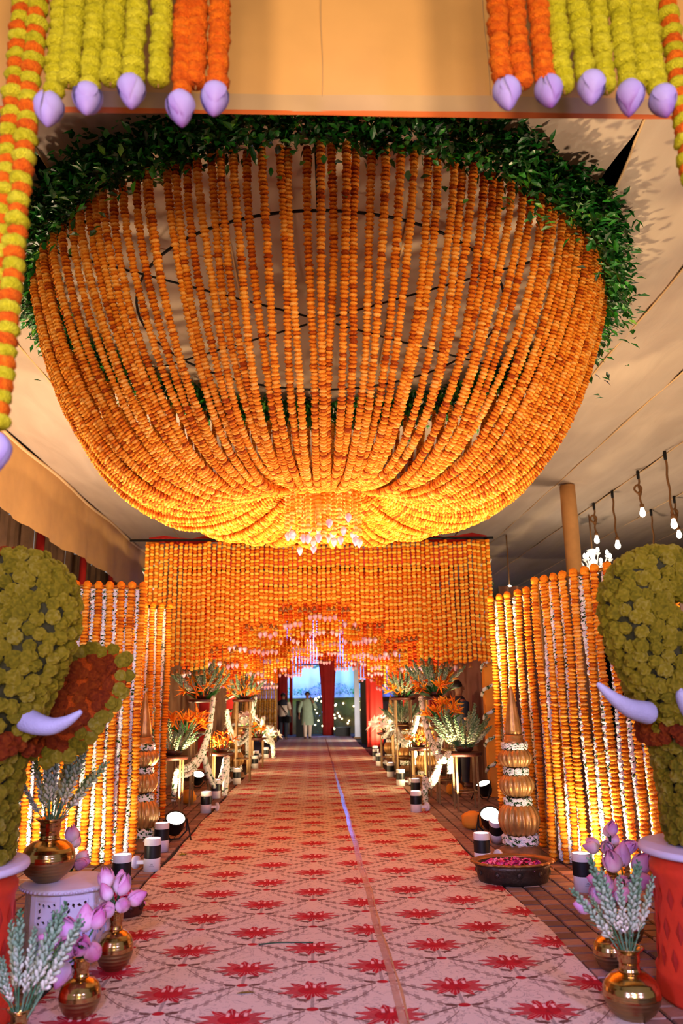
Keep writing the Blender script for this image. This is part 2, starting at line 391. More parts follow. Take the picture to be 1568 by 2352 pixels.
# carpet print: staggered lotus motifs on stems with ogee vines, all in carpet coordinates
def carpet_mat():
    m, nt, b = newmat('printed_carpet')
    L = nt.links.new
    tc = N(nt, 'ShaderNodeTexCoord'); sp = N(nt, 'ShaderNodeSeparateXYZ'); L(tc.outputs['Object'], sp.inputs[0])
    nz = N(nt, 'ShaderNodeTexNoise', Scale=38.0, Detail=3.0); L(tc.outputs['Object'], nz.inputs['Vector'])
    wob = MA(nt, 'SUBTRACT', nz.outputs[0], 0.5)
    PX, PY = 0.734, 0.70
    red = None; brown = None; grey = None; pale = None
    def band(x, lo, hi): return MA(nt, 'MULTIPLY', MA(nt, 'GREATER_THAN', x, lo), MA(nt, 'LESS_THAN', x, hi))
    def mx(a_, b_): return b_ if a_ is None else MA(nt, 'MAXIMUM', a_, b_)
    for k in (0, 1):
        ox = -0.022 + 0.367*k; oy = 4.46 + 0.35*k
        u = MA(nt, 'SUBTRACT', MA(nt, 'FLOORED_MODULO', MA(nt, 'ADD', sp.outputs[0], PX*0.5-ox), PX), PX*0.5)
        v = MA(nt, 'SUBTRACT', MA(nt, 'FLOORED_MODULO', MA(nt, 'ADD', sp.outputs[1], PY*0.62-oy), PY), PY*0.62)
        au = MA(nt, 'ABSOLUTE', u)
        # lotus: spiky disc about (0, 0.02)
        v2 = MA(nt, 'SUBTRACT', v, -0.02)
        ang = MA(nt, 'ARCTAN2', MA(nt, 'MULTIPLY', v2, 1.25), u)
        rr = MA(nt, 'SQRT', MA(nt, 'ADD', MA(nt, 'MULTIPLY', u, u), MA(nt, 'MULTIPLY', MA(nt, 'MULTIPLY', v2, v2), 1.9)))
        tri = MA(nt, 'PINGPONG', MA(nt, 'MULTIPLY', MA(nt, 'ADD', ang, PI), 11/(2*PI)), 0.5)
        lim = MA(nt, 'MULTIPLY_ADD', tri, 0.15, 0.108)
        lim = MA(nt, 'ADD', lim, MA(nt, 'MULTIPLY', wob, 0.05))
        fl = MA(nt, 'LESS_THAN', rr, lim)
        red = mx(red, fl)
        # pale veins: fine radial strokes plus petal marks
        ray_ = MA(nt, 'SINE', MA(nt, 'MULTIPLY', ang, 34.0))
        vein = MA(nt, 'MULTIPLY', MA(nt, 'GREATER_THAN', ray_, 0.72), band(rr, 0.075, 0.165))
        pet = MA(nt, 'MULTIPLY', MA(nt, 'GREATER_THAN', MA(nt, 'SINE', MA(nt, 'MULTIPLY', u, 150.0)), 0.35), MA(nt, 'MULTIPLY', MA(nt, 'LESS_THAN', au, 0.062), band(v2, 0.03, 0.075)))
        pale = mx(pale, MA(nt, 'MAXIMUM', MA(nt, 'MULTIPLY', vein, 0.45), pet))
        # stem and bud
        grey = mx(grey, MA(nt, 'MULTIPLY', MA(nt, 'LESS_THAN', au, 0.009), band(v, -0.275, -0.08)))
        vb = MA(nt, 'ADD', v, 0.275)
        bd = MA(nt, 'ADD', MA(nt, 'MULTIPLY', MA(nt, 'MULTIPLY', u, u), 1.0), MA(nt, 'MULTIPLY', MA(nt, 'MULTIPLY', vb, vb), 1.6))
        red = mx(red, MA(nt, 'LESS_THAN', bd, 0.0009))
        # leaves beside bud and below flower
        for (cx, cy, sx, sy) in ((0.065, -0.272, 0.032, 0.017), (0.05, -0.155, 0.036, 0.016)):
            e1 = MA(nt, 'DIVIDE', MA(nt, 'SUBTRACT', au, cx), sx); e2 = MA(nt, 'DIVIDE', MA(nt, 'ADD', v, -cy), sy)
            e2 = MA(nt, 'SUBTRACT', e2, MA(nt, 'MULTIPLY', e1, 0.4))
            brown = mx(brown, MA(nt, 'LESS_THAN', MA(nt, 'ADD', MA(nt, 'MULTIPLY', e1, e1), MA(nt, 'MULTIPLY', e2, e2)), MA(nt, 'MULTIPLY_ADD', wob, 1.6, 0.9)))
        # ogee vines from bud to the neighbouring buds
        s_ = MA(nt, 'MULTIPLY', au, 1/0.367)
        s_ = MA(nt, 'MINIMUM', s_, 1.0)
        for e_, hk in ((0.55, 1), (2.0, 1)):
            vc = MA(nt, 'MULTIPLY_ADD', MA(nt, 'POWER', s_, e_), 0.35, -0.275)
            dv = MA(nt, 'ABSOLUTE', MA(nt, 'SUBTRACT', v, vc))
            rng_ = band(au, 0.03, 0.33)
            brown = mx(brown, MA(nt, 'MULTIPLY', MA(nt, 'LESS_THAN', dv, 0.0045 if e_ > 1 else 0.007), rng_))
            lf = MA(nt, 'MULTIPLY', MA(nt, 'GREATER_THAN', MA(nt, 'SINE', MA(nt, 'MULTIPLY', au, 125.0)), 0.1), MA(nt, 'MULTIPLY', band(dv, 0.008, 0.034), band(au, 0.08, 0.31)))
            brown = mx(brown, MA(nt, 'MULTIPLY', lf, 0.55))
    nz2 = N(nt, 'ShaderNodeTexNoise', Scale=11.0, Detail=2.0, Distortion=2.2); L(tc.outputs['Object'], nz2.inputs['Vector'])
    scroll = band(nz2.outputs[0], 0.565, 0.615)
    nz3 = N(nt, 'ShaderNodeTexNoise', Scale=240.0, Detail=2.0); L(tc.outputs['Object'], nz3.inputs['Vector'])
    base = RAMP(nt, nz3.outputs[0], [(0.3, lin('c4b09c')), (0.7, lin('d4c2ae'))])
    c = MIX(nt, MA(nt, 'MULTIPLY', scroll, 0.45), base, lin('6e5f5c'))
    c = MIX(nt, MA(nt, 'MULTIPLY', grey, 0.65), c, lin('7a6a62'))
    c = MIX(nt, MA(nt, 'MULTIPLY', brown, 0.92), c, lin('54281e'))
    redc = RAMP(nt, nz2.outputs[0], [(0.35, lin('8f0a1a')), (0.6, lin('b01020'))])
    c = MIX(nt, red, c, redc)
    c = MIX(nt, MA(nt, 'MULTIPLY', MA(nt, 'MULTIPLY', pale, red), 0.75), c, lin('f0c4b8'))
    L(c, b.inputs['Base Color'])
    b.inputs['Roughness'].default_value = 0.85; b.inputs['Specular IOR Level'].default_value = 0.2
    bp = N(nt, 'ShaderNodeBump', Strength=0.25, Distance=0.003); L(nz3.outputs[0], bp.inputs['Height']); L(bp.outputs[0], b.inputs['Normal'])
    return m
MT['carpet'] = carpet_mat()

# ------------------------------------------------------------------ setting: floor, carpet, ceiling, walls
mb = MB(); mb.box((2, 18, -0.032), (44, 44, 0.04))
floor = struct(mb.build('floor', MT['joint'], None, False))
BX, BY = 0.145, 0.1365
def brick_mesh(k):
    b_ = MB(); s = 1.0
    b_.box((0, 0, -0.006), (BX-0.018, BY-0.016, 0.012), None, 0.25+0.5*k, 0.95)
    return b_.mesh('brick', False)
BM = [brick_mesh(0.0), brick_mesh(1.0)]
cells = []
for i in range(-40, 60):
    for j in range(0, 90):
        x = 1.48+BX*(i+0.5); y = 3.3+BY*(j+0.5)
        if -1.37 < x < 1.42 or x < -4.2 or x > 5.2: continue
        cells.append((x, y, (i+j) % 2))
def vis(c):
    px, py = proj((c[0], c[1], 0))
    return 0 < px < 1568 and py < 2352
near = [c for c in cells if vis(c) and ((1.4 < c[0] < 2.75 and c[1] < 7.7) or (-2.0 < c[0] < -1.3 and 5.9 < c[1] < 9.2))]
near.sort(key=lambda c: c[1]); nearset = set(near[:300])
rnd = random.Random(3)
for c in near[:300]:
    inst(BM[c[2]], 'brick', MT['brick'], floor, (c[0], c[1], rnd.uniform(-0.002, 0.001)), (rnd.uniform(-.01, .01), rnd.uniform(-.01, .01), rnd.uniform(-0.02, 0.02)))
mb = MB()
for c in cells:
    if c in nearset: continue
    mb.box((c[0], c[1], -0.007), (BX-0.018, BY-0.016, 0.012), None, rnd.uniform(0.0, 1.0), 0.95)
o = mb.build('brick_field', MT['brick'], floor, False); o['kind'] = 'stuff'

CX0, CX1 = -1.39, 1.47
mb = MB()
ny = 120
vs = []; fs = []
for j in range(ny+1):
    y = 2.0+31.2*j/ny
    wl = CX0+0.012*math.sin(y*1.7)+0.01*math.sin(y*4.1); wr = CX1+0.014*math.sin(y*1.3+1)+0.01*math.sin(y*3.7)
    vs += [(wl, y, 0.0005), (wl, y, 0.009), (wr, y, 0.009), (wr, y, 0.0005)]
for j in range(ny):
    for k in range(3):
        fs.append((4*j+k, 4*j+k+1, 4*j+k+5, 4*j+k+4))
mb.add(vs, fs)
tag(mb.build('aisle_carpet', MT['carpet'], None, False), 'long cream aisle carpet printed with red lotus flowers', 'carpet')
def strip(name, x0, x1, y0, y1, mat, z, label):
    b_ = MB(); n = 60; v = []; f = []
    for j in range(n+1):
        y = y0+(y1-y0)*j/n; k = 0.006*math.sin(y*3.1)
        v += [(x0+k, y, z), (x1+k+0.004*math.sin(y*9), y, z), (x1+k+0.004*math.sin(y*9), y, z+0.0012), (x0+k, y, z+0.0012)]
    for j in range(n):
        for q in range(4):
            f.append((4*j+q, 4*j+(q+1) % 4, 4*j+4+(q+1) % 4, 4*j+4+q))
    b_.add(v, f); tag(b_.build(name, mat, None, False), label, 'tape')
strip('seam_tape', 0.376, 0.414, 2.2, 31.0, MT['tape'], 0.0095, 'clear shiny tape running along the carpet seam')
strip('seam_tape', 0.416, 0.428, 2.2, 14.0, MT['tape2'], 0.0095, 'narrow brown tape edge right of the clear carpet tape')

# tent ceiling in cloth strips with welted seams
CZ = 6.1
ceiling = bpy.data.objects.new('ceiling', None); COL.objects.link(ceiling); struct(ceiling)
seams = [-5.34, -3.9, -2.40, -0.85, 0.95, 2.76, 4.15, 5.45, 6.98, 8.7, 10.6, 12.8, 15.5]
YS = [2.9+0.21*i for i in range(40)]+[11.6+1.2*i for i in range(22)]
def gap(x, y, s):
    if abs(x-2.76) < 0.01 or abs(x+2.40) < 0.01:
        if 5.55 < y < 7.4: return s*0.5*0.17*math.sin(PI*(y-5.55)/1.85)**0.8
    return 0.0
for a, b_ in zip(seams[:-1], seams[1:]):
    m_ = MB(); nx = 6; vs = []; fs = []
    for y in YS:
        xa = a+gap(a, y, 1); xb = b_+gap(b_, y, -1)
        for i in range(nx+1):
            t = i/nx
            z = CZ-0.05*math.sin(PI*t)+0.012*math.sin(y*2.3+a)+0.015*math.sin(y*5+i*1.3+a*7)
            vs.append((xa+(xb-xa)*t, y, z))
    n = nx+1
    for j in range(len(YS)-1):
        for i in range(nx): fs.append((j*n+i, (j+1)*n+i, (j+1)*n+i+1, j*n+i+1))
    m_.add(vs, fs); m_.build('cloth_panel', MT['ceil'], ceiling)
for a in seams[1:-1]:
    m_ = MB(); m_.tube([(a+gap(a, y, 1), y, CZ-0.015+0.012*math.sin(y*2.3+a)) for y in YS], 0.013, 5)
    m_.build('seam', MT['seam'], ceiling)
mb = MB(); mb.box((5, 19, 6.9), (23, 36, 0.1)); struct(mb.build('added_dark_cover', MT['navy'], None, False))  # dark cover added above the cloth so ceiling gaps show no bright world

# left side: eave valance of the tent and the wall behind it
m_ = MB(); vs = []; fs = []
n = 90
for j in range(n+1):
    y = 6.0+28*j/n
    for k, z in enumerate((6.08, 5.6, 5.1, 4.69)):
        vs.append((-5.34+0.035*math.sin(y*2.6)*(k*0.5)+0.02*math.sin(y*7.1)*k*0.5, y, z+(0.03*math.sin(y*1.1) if k == 3 else 0)))
for j in range(n):
    for k in range(3): fs.append((4*j+k, 4*j+k+1, 4*j+k+5, 4*j+k+4))
m_.add(vs, fs)
ev = thing('eave_valance', 'beige pleated cloth valance along the left tent edge', 'valance', (0, 0, 0))
m_.build('cloth', MT['beige'], ev)
m_ = MB(); m_.tube([(-5.33, 6+28*j/40, 6.05+0.03*math.sin(j)) for j in range(41)], 0.035, 6); m_.build('gathered_edge', MT['seam'], ev)
wl = MB()
for j in range(140):
    y = 4+0.22*j
    x = -6.2+0.08*math.sin(j*1.9)
    wl.box((x, y, 2.6), (0.12, 0.2+0.05*math.sin(j), 5.2), None, 0.5)
struct(wl.build('wall_left', MT['brownwall'], None, False))
for (px, py, wv) in ((93, 1245, 'nearest to the entrance'), (190, 1310, 'middle of the three'), (256, 1335, 'farthest of the three')):
    d = ray(px, py); p = Vector(_c+d*((-5.55)/d[0]))
    t = thing('tent_post', 'red cloth covered tent post under the left valance, '+wv, 'post', (p.x, p.y, 0), 0, 'red tent posts')
    m_ = MB(); m_.lathe([(0.10, 0), (0.09, 0.1), (0.085, 2.5), (0.09, 5.9)], 12); m_.build('cloth_sleeve', MT['redcloth'], t)
    m_ = MB(); m_.lathe([(0.16, 0.0), (0.16, 0.03), (0.1, 0.05)], 12); m_.build('foot', MT['black'], t)

# far end of the tent
mb = MB(); mb.box((4, 37.3, 3.3), (26, 0.2, 6.6)); struct(mb.build('wall_back', MT['dark'], None, False))
mb = MB(); mb.box((15.6, 19, 3.3), (0.2, 36, 6.6)); struct(mb.build('wall_right', MT['brownwall'], None, False))
bd = thing('lit_backdrop', 'pale cloth backdrop lit blue at the end of the aisle', 'backdrop', (0.6, 36.4, 0))
m_ = MB(); vs = []; fs = []
for i in range(61):
    x = -4.0+8.0*i/60
    for z in (1.4, 3.0, 5.5): vs.append((x, 0.06*math.sin(i*1.3), z))
for i in range(60):
    for k in range(2): fs.append((3*i+k, 3*i+k+3, 3*i+k+4, 3*i+k+1))
m_.add(vs, fs); m_.build('cloth', MT['glasswall'], bd)
m_ = MB()
for x in (-4.0, -1.3, 1.4, 4.0): m_.box((x, 0.1, 2.75), (0.08, 0.06, 5.5))
m_.build('frame_post', MT['black'], bd, False)
m_ = MB(); m_.box((0, -0.05, 3.05), (8, 0.05, 0.07)); m_.build('crossbar', MT['black'], bd, False)
mb = MB(); mb.box((0.6, 35.9, 0.75), (8, 0.25, 1.5)); mb.box((0.6, 35.9, 1.53), (8.1, 0.35, 0.06))
tag(mb.build('low_wall', MT['brownwall'], None, False), 'low brown wall below the hedge at the far end', 'wall')
hg = MB()
rnd = random.Random(5)
for i in range(2600):
    x = rnd.uniform(-3.2, 4.4); y = 35.55+rnd.uniform(-0.25, 0.35); z = 1.66+rnd.random()**1.2*(0.42+0.16*math.sin(x*2.3))
    hg.leaf((x, y, z), (rnd.uniform(-1, 1), rnd.uniform(-1, 0.2), rnd.uniform(-0.2, 1)), 0.16, 0.1, 0.2, 0.2, rnd.random(), 1)
o = tag(hg.build('hedge', MT['hedge'], None, False), 'clipped green hedge lit green above the low wall', 'hedge', kind='stuff')
def drape(name, label, px0, px1, Y, ztop, mat, pinch=0.6, zb=0.02):
    p0 = at(px0, 1650, Y); p1 = at(px1, 1650, Y); cx = (p0.x+p1.x)/2; hw = (p1.x-p0.x)/2
    t = thing(name, label, 'drape', (cx, Y, 0)); b_ = MB(); rg = []
    for k in range(13):
        z = ztop+(zb-ztop)*k/12; wz = hw*(1-(1-pinch)*math.sin(PI*0.5*k/12))
        ring = []
        for j in range(40):
            a = 2*PI*j/40; rr = 1+0.14*math.sin(a*9+k*0.15)
            ring.append(Vector((wz*math.cos(a)*rr, 0.35*wz*math.sin(a)*rr, z)))
        rg.append(ring)
    b_.rings(rg, True); b_.build('cloth', mat, t)
    b_ = MB(); b_.lathe([(0.02, ztop-0.02), (0.02, ztop+0.5)], 8); b_.build('hanging_rod', MT['black'], t)
drape('hanging_drape', 'red gathered drape at the centre of the far backdrop', 728, 778, 33.5, 4.2, MT['redcloth'], 0.45)
drape('hanging_drape', 'narrow red drape behind the person with the shoulder bag', 634, 660, 34.0, 4.0, MT['redcloth'], 0.9)
drape('hanging_drape', 'thin red drape left of the man in the kurta', 664, 672, 34.2, 4.0, MT['redcloth'], 0.8)
drape('hanging_drape', 'wide red drape beside the right flower stands', 842, 878, 25.0, 4.2, MT['redcloth'], 0.95)
mb = MB(); p = at(820, 1650, 31.0)
pl = thing('entrance_pillar', 'slim pale pillar lit blue on the right of the far entrance', 'pillar', (p.x, 31.0, 0))
m_ = MB(); m_.box((0, 0, 1.7), (0.2, 0.2, 3.3)); m_.build('shaft', MT['glasswall'], pl, False)
m_ = MB(); m_.box((0, 0, 0.03), (0.3, 0.3, 0.06)); m_.build('base', MT['brownwall'], pl, False)
p = at(843, 1650, 27.5)
mb = MB(); mb.box((p.x, 27.5, 1.0), (0.42, 0.5, 2.0)); mb.box((p.x, 27.5, 2.05), (0.5, 0.56, 0.1))
tag(mb.build('entrance_counter', MT['dark'], None, False), 'dark upright counter between the blue pillar and red drape', 'counter')
p = at(690, 1650, 33.0); sp_ = thing('loudspeaker', 'tall black loudspeaker left of the man in the kurta', 'speaker', (p.x, 33.0, 0))
m_ = MB(); m_.box((0, 0, 0.72), (0.36, 0.4, 1.42)); m_.build('cabinet', MT['black'], sp_, False)
m_ = MB(); m_.lathe([(0.02, 0), (0.12, 0.03), (0.14, 0.0)], 16); q = m_.build('speaker_cone', MT['blackp'], sp_); q.location = (0, -0.2, 0.95); q.rotation_euler = (PI/2, 0, 0)
p = at(778, 1676, 33.2); fc = thing('equipment_case', 'low black equipment case at the far end of the carpet', 'case', (p.x+0.15, 33.0, 0))
m_ = MB(); m_.box((0, 0, 0.18), (0.62, 0.4, 0.33)); m_.build('body', MT['black'], fc, False)
m_ = MB(); m_.box((0, 0, 0.355), (0.64, 0.42, 0.02)); m_.build('lid', MT['blackp'], fc, False)
m_ = MB()
for sx in (-1, 1):
    m_.lathe([(0.02, 0), (0.025, 0.01), (0.02, 0.02)], 8, (0.25*sx, 0, 0))
m_.build('castor', MT['steel'], fc)

# entrance fascia cloth above the camera
FY = 3.0
fa = thing('entrance_fascia', 'beige stretched cloth fascia with orange trim across the top', 'fascia', (0.2, FY, 0))
def band_cloth(name, z0, z1, mat, yo, wav):
    b_ = MB(); v = []; f = []; nx = 80
    for i in range(nx+1):
        x = -3.4+6.8*i/nx
        for k in range(5):
            z = z0+(z1-z0)*k/4
            v.append((x, yo+wav*math.sin(x*3.1+k*0.7)+wav*0.4*math.sin(x*11+k), z))
    for i in range(nx):
        for k in range(4): f.append((5*i+k, 5*i+k+5, 5*i+k+6, 5*i+k+1))
    b_.add(v, f); return b_.build(name, mat, fa)
band_cloth('cloth', 4.12, 5.3, MT['beige'], 0.0, 0.006)
band_cloth('hem', 4.035, 4.13, MT['beige_hem'], -0.012, 0.004)
band_cloth('trim', 4.012, 4.04, MT['trim'], -0.018, 0.003)
for x in (-1.05, -0.15, 0.62):
    b_ = MB(); b_.tube([(x+0.004*math.sin(k), -0.008, 4.12+0.1*k) for k in range(12)], 0.0016, 4); b_.build('seam', MT['beige_hem'], fa)
bm_ = MB(); bm_.box((0.2, 2.4, 4.72), (5.6, 0.14, 0.1)); tag(bm_.build('gate_beam', MT['steel'], None, False), 'entrance gate beam carrying the front garlands', 'beam')

# ------------------------------------------------------------------ flower garlands
def garland_path(path, r, pitch, seed, tintf, seg=10, jit=0.10):
    """one string of threaded blossoms: every blossom a ruffled disc"""
    rd = random.Random(seed); P = [Vector(p) for p in path]
    L = [0.0]
    for i in range(1, len(P)): L.append(L[-1]+(P[i]-P[i-1]).length)
    nb = max(1, int(L[-1]/pitch)); fr = frames(P)
    def samp(s):
        s = min(max(s, 0), L[-1]-1e-6)
        import bisect
        i = min(bisect.bisect_right(L, s)-1, len(P)-2)
        t = (s-L[i])/(L[i+1]-L[i])
        a = fr[i][0].lerp(fr[i+1][0], t); b = fr[i][1].lerp(fr[i+1][1], t)
        return P[i].lerp(P[i+1], t), a, b
    rg = []; tt = []
    for k in range(nb):
        rb = r*rd.uniform(0.88, 1.1); ti = tintf(k, rd); ox, oy = rd.uniform(-.1, .1)*r, rd.uniform(-.1, .1)*r
        tl = rd.uniform(-0.16, 0.16); ph = rd.uniform(0, 6)
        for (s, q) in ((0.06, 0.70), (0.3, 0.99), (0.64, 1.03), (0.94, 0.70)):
            ring = []
            for j in range(seg):
                a_ = 2*PI*j/seg
                c, A, B = samp((k+s)*pitch+tl*pitch*math.cos(a_+ph))
                rr = rb*q*(1+rd.uniform(-jit, jit))
                ring.append(c+A*(rr*math.cos(a_)+ox)+B*(rr*math.sin(a_)+oy))
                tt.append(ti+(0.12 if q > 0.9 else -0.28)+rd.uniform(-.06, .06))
            rg.append(ring)
    b_ = MB(); b_.rings(rg, True, tt); return b_
def t_plain(k, rd): return rd.uniform(0.3, 0.85) if rd.random() < 0.85 else rd.uniform(0.0, 0.3)
def t_pair(k, rd): return rd.uniform(0.75, 1.0) if k % 2 else rd.uniform(0.12, 0.4)
def hang(Lh, r, pitch, seed, tintf, seg=10, wob=0.008):
    rd = random.Random(seed*13+1); n = max(4, int(Lh/0.25)); a = rd.uniform(0, 6); b = rd.uniform(0, 6)
    return garland_path([(wob*math.sin(a+i*0.9), wob*math.sin(b+i*0.7), -Lh*i/n) for i in range(n+1)], r, pitch, seed, tintf, seg)

# a lotus bud pointing down from the origin
def lotus_mesh(L, W, n=7, opn=0.0, seed=0, tip=1.0):
    rd = random.Random(seed); b_ = MB()
    for k in range(n):
        inner = k < n//2
        az = 2*PI*k/(n/2.0)+rd.uniform(-.25, .25)+(0.5 if inner else 0); span = rd.uniform(1.5, 2.1)
        op = opn*(0.25 if inner else 1.0)*rd.uniform(0.7, 1.3)
        ll = L*rd.uniform(0.88, 1.0)*(1.0 if inner else 0.94); off = 0.015*W if inner else rd.uniform(0.06, 0.12)*W
        vs = []; tt = []; nu, nv = 6, 7; bt = rd.uniform(-0.12, 0.15)
        for i in range(nv+1):
            t = i/nv
            prof = math.sin(PI*(0.06+0.94*t)**0.85)**0.8*(1-0.12*t)
            wd = (math.sin(PI*min(1, 0.12+0.88*t))**0.55)*(1-0.55*t*t)
            for j in range(nu+1):
                q = (j/nu-0.5)*span*wd
                rr = W*0.5*prof+off+op*W*t*t
                vs.append((rr*math.cos(az+q), rr*math.sin(az+q), -ll*t+op*W*0.4*t*t)); tt.append(min(1, max(0, 0.1+0.7*tip*t**1.2+0.3*abs(j/nu-0.5)+bt)))
        fs = [(i*(nu+1)+j, i*(nu+1)+j+1, (i+1)*(nu+1)+j+1, (i+1)*(nu+1)+j) for i in range(nv) for j in range(nu)]
        b_.add(vs, fs, tt)
    if opn == 0.0: b_.lathe([(W*0.5*math.sin(PI*(0.08+0.9*k/8))**0.8*0.90, -L*0.97*k/8) for k in range(9)], 14, tint=[0.1+0.8*tip*(k/8)**1.2 for k in range(9) for _ in range(14)])
    return b_.mesh('lotus_bud')
LOT = [lotus_mesh(0.115, 0.072, 7, 0.0, i) for i in range(3)]
LOTP = [m_.copy() for m_ in LOT]
LOTO = [lotus_mesh(0.12, 0.075, 8, 0.22, 10+i) for i in range(3)]

# ---- the big canopy of marigold strings
DC = Vector((0.104, 8.32, 0)); DR = 3.115
canopy = thing('marigold_canopy', 'giant bowl shaped canopy of orange marigold strings under a leaf ring', 'canopy', (DC.x, DC.y, 0))
def bez(P, n):
    out = []
    for i in range(n+1):
        t = i/n; a = (1-t)**3; b = 3*(1-t)**2*t; c = 3*(1-t)*t*t; d = t**3
        out.append(tuple(a*P[0][q]+b*P[1][q]+c*P[2][q]+d*P[3][q] for q in range(2)))
    return out
rd = random.Random(11); variants = []
for k in range(14):
    dz = rd.uniform(-0.10, 0.12); dr = rd.uniform(-0.05, 0.03)
    pr = bez([(DR+dr, 5.66), (DR+dr+0.02, 5.34+rd.uniform(-.12, .12)), (2.40+rd.uniform(-.12, .04), 2.40+dz), (0.48+rd.uniform(-.03, .05), 3.785+rd.uniform(-.05, .07))], 40)
    ph = rd.uniform(0, 6); am = rd.uniform(0.005, 0.03)
    path = [(r_, am*math.sin(ph+i*0.22)*math.sin(PI*i/40), z_) for i, (r_, z_) in enumerate(pr)]
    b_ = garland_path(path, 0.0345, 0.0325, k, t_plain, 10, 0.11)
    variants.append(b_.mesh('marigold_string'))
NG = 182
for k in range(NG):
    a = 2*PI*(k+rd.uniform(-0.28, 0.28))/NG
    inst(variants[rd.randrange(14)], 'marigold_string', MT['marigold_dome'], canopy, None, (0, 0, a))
# collar and inner cluster of yellow strings with lotus buds
b_ = MB(); b_.lathe([(0.40, 3.78), (0.46, 3.74), (0.47, 3.82), (0.42, 3.88)], 32); b_.build('collar', MT['marigold_dome'], canopy)
shortm = [hang(L_, 0.030, 0.042, 40+i, t_plain, 10, 0.004).mesh('inner_string') for i, L_ in enumerate((0.42, 0.5, 0.58, 0.66, 0.74))]
for k in range(34):
    ring = 0.40 if k < 22 else 0.22
    n_ = 22 if k < 22 else 12
    a = 2*PI*k/n_; vi = rd.randrange(5) if k >= 22 else rd.randrange(4)
    s = inst(shortm[vi], 'inner_string', MT['marigold_yel'], canopy, (ring*math.cos(a), ring*math.sin(a), 3.80))
    if rd.random() < 0.6:
        inst(LOT[k % 3], 'lotus_bud', MT['lotus'], s, (0, 0, -(0.42+0.08*vi)-0.005), (0, 0, rd.uniform(0, 6)), 0.9)
# steel hoops and spokes the strings hang from
b_ = MB()
for R_, z_ in ((DR, 5.74), (2.1, 5.78)):
    b_.tube([(R_*math.cos(2*PI*i/64), R_*math.sin(2*PI*i/64), z_) for i in range(65)], 0.015, 6)
b_.build('hoop', MT['black'], canopy)
for k in range(6):
    a = k*PI/3+0.5; b_ = MB(); b_.tube([(0.2*math.cos(a), 0.2*math.sin(a), 5.78), (DR*math.cos(a), DR*math.sin(a), 5.76)], 0.013, 6)
    b_.build('spoke', MT['black'], canopy)
b_ = MB(); b_.tube([(0, 0, 3.8), (0, 0, 6.02)], 0.012, 6); b_.build('drop_cable', MT['black'], canopy)
# leaf ring
lf = MB(); rd = random.Random(21)
for i in range(21000):
    a = rd.uniform(0, 2*PI)
    clump = 0.5+0.5*math.sin(a*17+2*math.sin(a*5)); out = rd.gauss(0, 0.10)
    z = 5.60+rd.random()**0.85*0.42
    if rd.random() < 0.07: z -= rd.random()**2*0.35*(0.4+clump)
    R_ = DR+0.07+out+0.12*(clump-0.5)
    side = max(0.0, math.cos(a))
    if rd.random() < 0.10*side: z -= rd.random()*0.55; R_ += 0.08
    if z < 5.62: R_ = max(R_, DR+0.05)
    d = Vector((math.cos(a)*rd.uniform(0.0, 1.2)+rd.uniform(-.7, .7), math.sin(a)*rd.uniform(0, 1.2)+rd.uniform(-.7, .7), rd.uniform(-1.0, 0.5)))
    lf.leaf((R_*math.cos(a), R_*math.sin(a), z), d, rd.uniform(0.07, 0.115), rd.uniform(0.042, 0.066), 0.25, 0.25, min(1, max(0, rd.gauss(0.45, 0.25))), 2)
o = lf.build('leaf_ring', MT['leaf'], canopy, False); o['kind'] = 'stuff'

# ---- straight curtains of marigold strings across the aisle
BELL = MB(); BELL.lathe([(0.004, 0.0), (0.012, -0.008), (0.017, -0.03), (0.030, -0.052), (0.026, -0.054), (0.004, -0.05)], 12); BELL = BELL.mesh('bell')
def curtain(label, Y, x0, x1, ztop, bottoms, spacing, mat, tintf, r, pitch, seed, bud=0.0, bell=0.0, legs=True, legmat=None):
    rd = random.Random(seed); cx = (x0+x1)/2
    t = thing('marigold_curtain', label, 'flower curtain', (cx, Y, 0), 0, 'marigold curtains across the aisle')
    cache = {}
    n = int((x1-x0)/spacing)
    for i in range(n+1):
        x = x0+(x1-x0)*i/n
        zb = bottoms(x)
        key = (round(zb, 2), rd.randrange(3))
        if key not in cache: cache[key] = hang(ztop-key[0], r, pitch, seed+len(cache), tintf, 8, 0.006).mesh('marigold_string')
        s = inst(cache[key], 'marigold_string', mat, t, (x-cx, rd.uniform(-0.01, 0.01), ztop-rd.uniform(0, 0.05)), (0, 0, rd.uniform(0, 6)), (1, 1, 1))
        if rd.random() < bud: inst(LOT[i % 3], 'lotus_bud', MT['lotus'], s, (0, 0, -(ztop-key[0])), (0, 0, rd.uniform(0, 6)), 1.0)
        elif rd.random() < bell: inst(BELL, 'bell', MT['rim'], s, (0, 0, -(ztop-key[0])), None, 1.3)
    b_ = MB(); b_.tube([(x0-cx-0.28, 0, ztop+0.02), (x1-cx+0.1, 0, ztop+0.02)], 0.022, 8); b_.build('beam', MT['black'], t)
    if legs:
        for xx in (x0-cx+0.06, x1-cx-0.06):
            b_ = MB(); b_.box((0, 0.14, (ztop)/2), (0.2, 0.2, ztop), None, 0.5); q = b_.build('cloth_column', legmat or MT['orangecloth'], t, False); q.location = (xx, 0, 0)
            b_ = MB(); p_ = []
            for k in range(121):
                s_ = k/120; a = s_*2*PI*9
                ca, sa = math.cos(a), math.sin(a); m_ = max(abs(ca), abs(sa))
                p_.append((0.115*ca/m_, 0.14+0.115*sa/m_, 0.2+s_*(ztop-0.5)))
            b_.tube(p_, [0.026+0.006*math.sin(k*2.1) for k in range(121)], 6, True, [0.5+0.5*math.sin(k*3.7) for k in range(121)])
            j_ = b_.build('jasmine_wrap', MT['jasmine'], q)
    return t
AY = 12.2
zt = at(730, 1241, AY).z
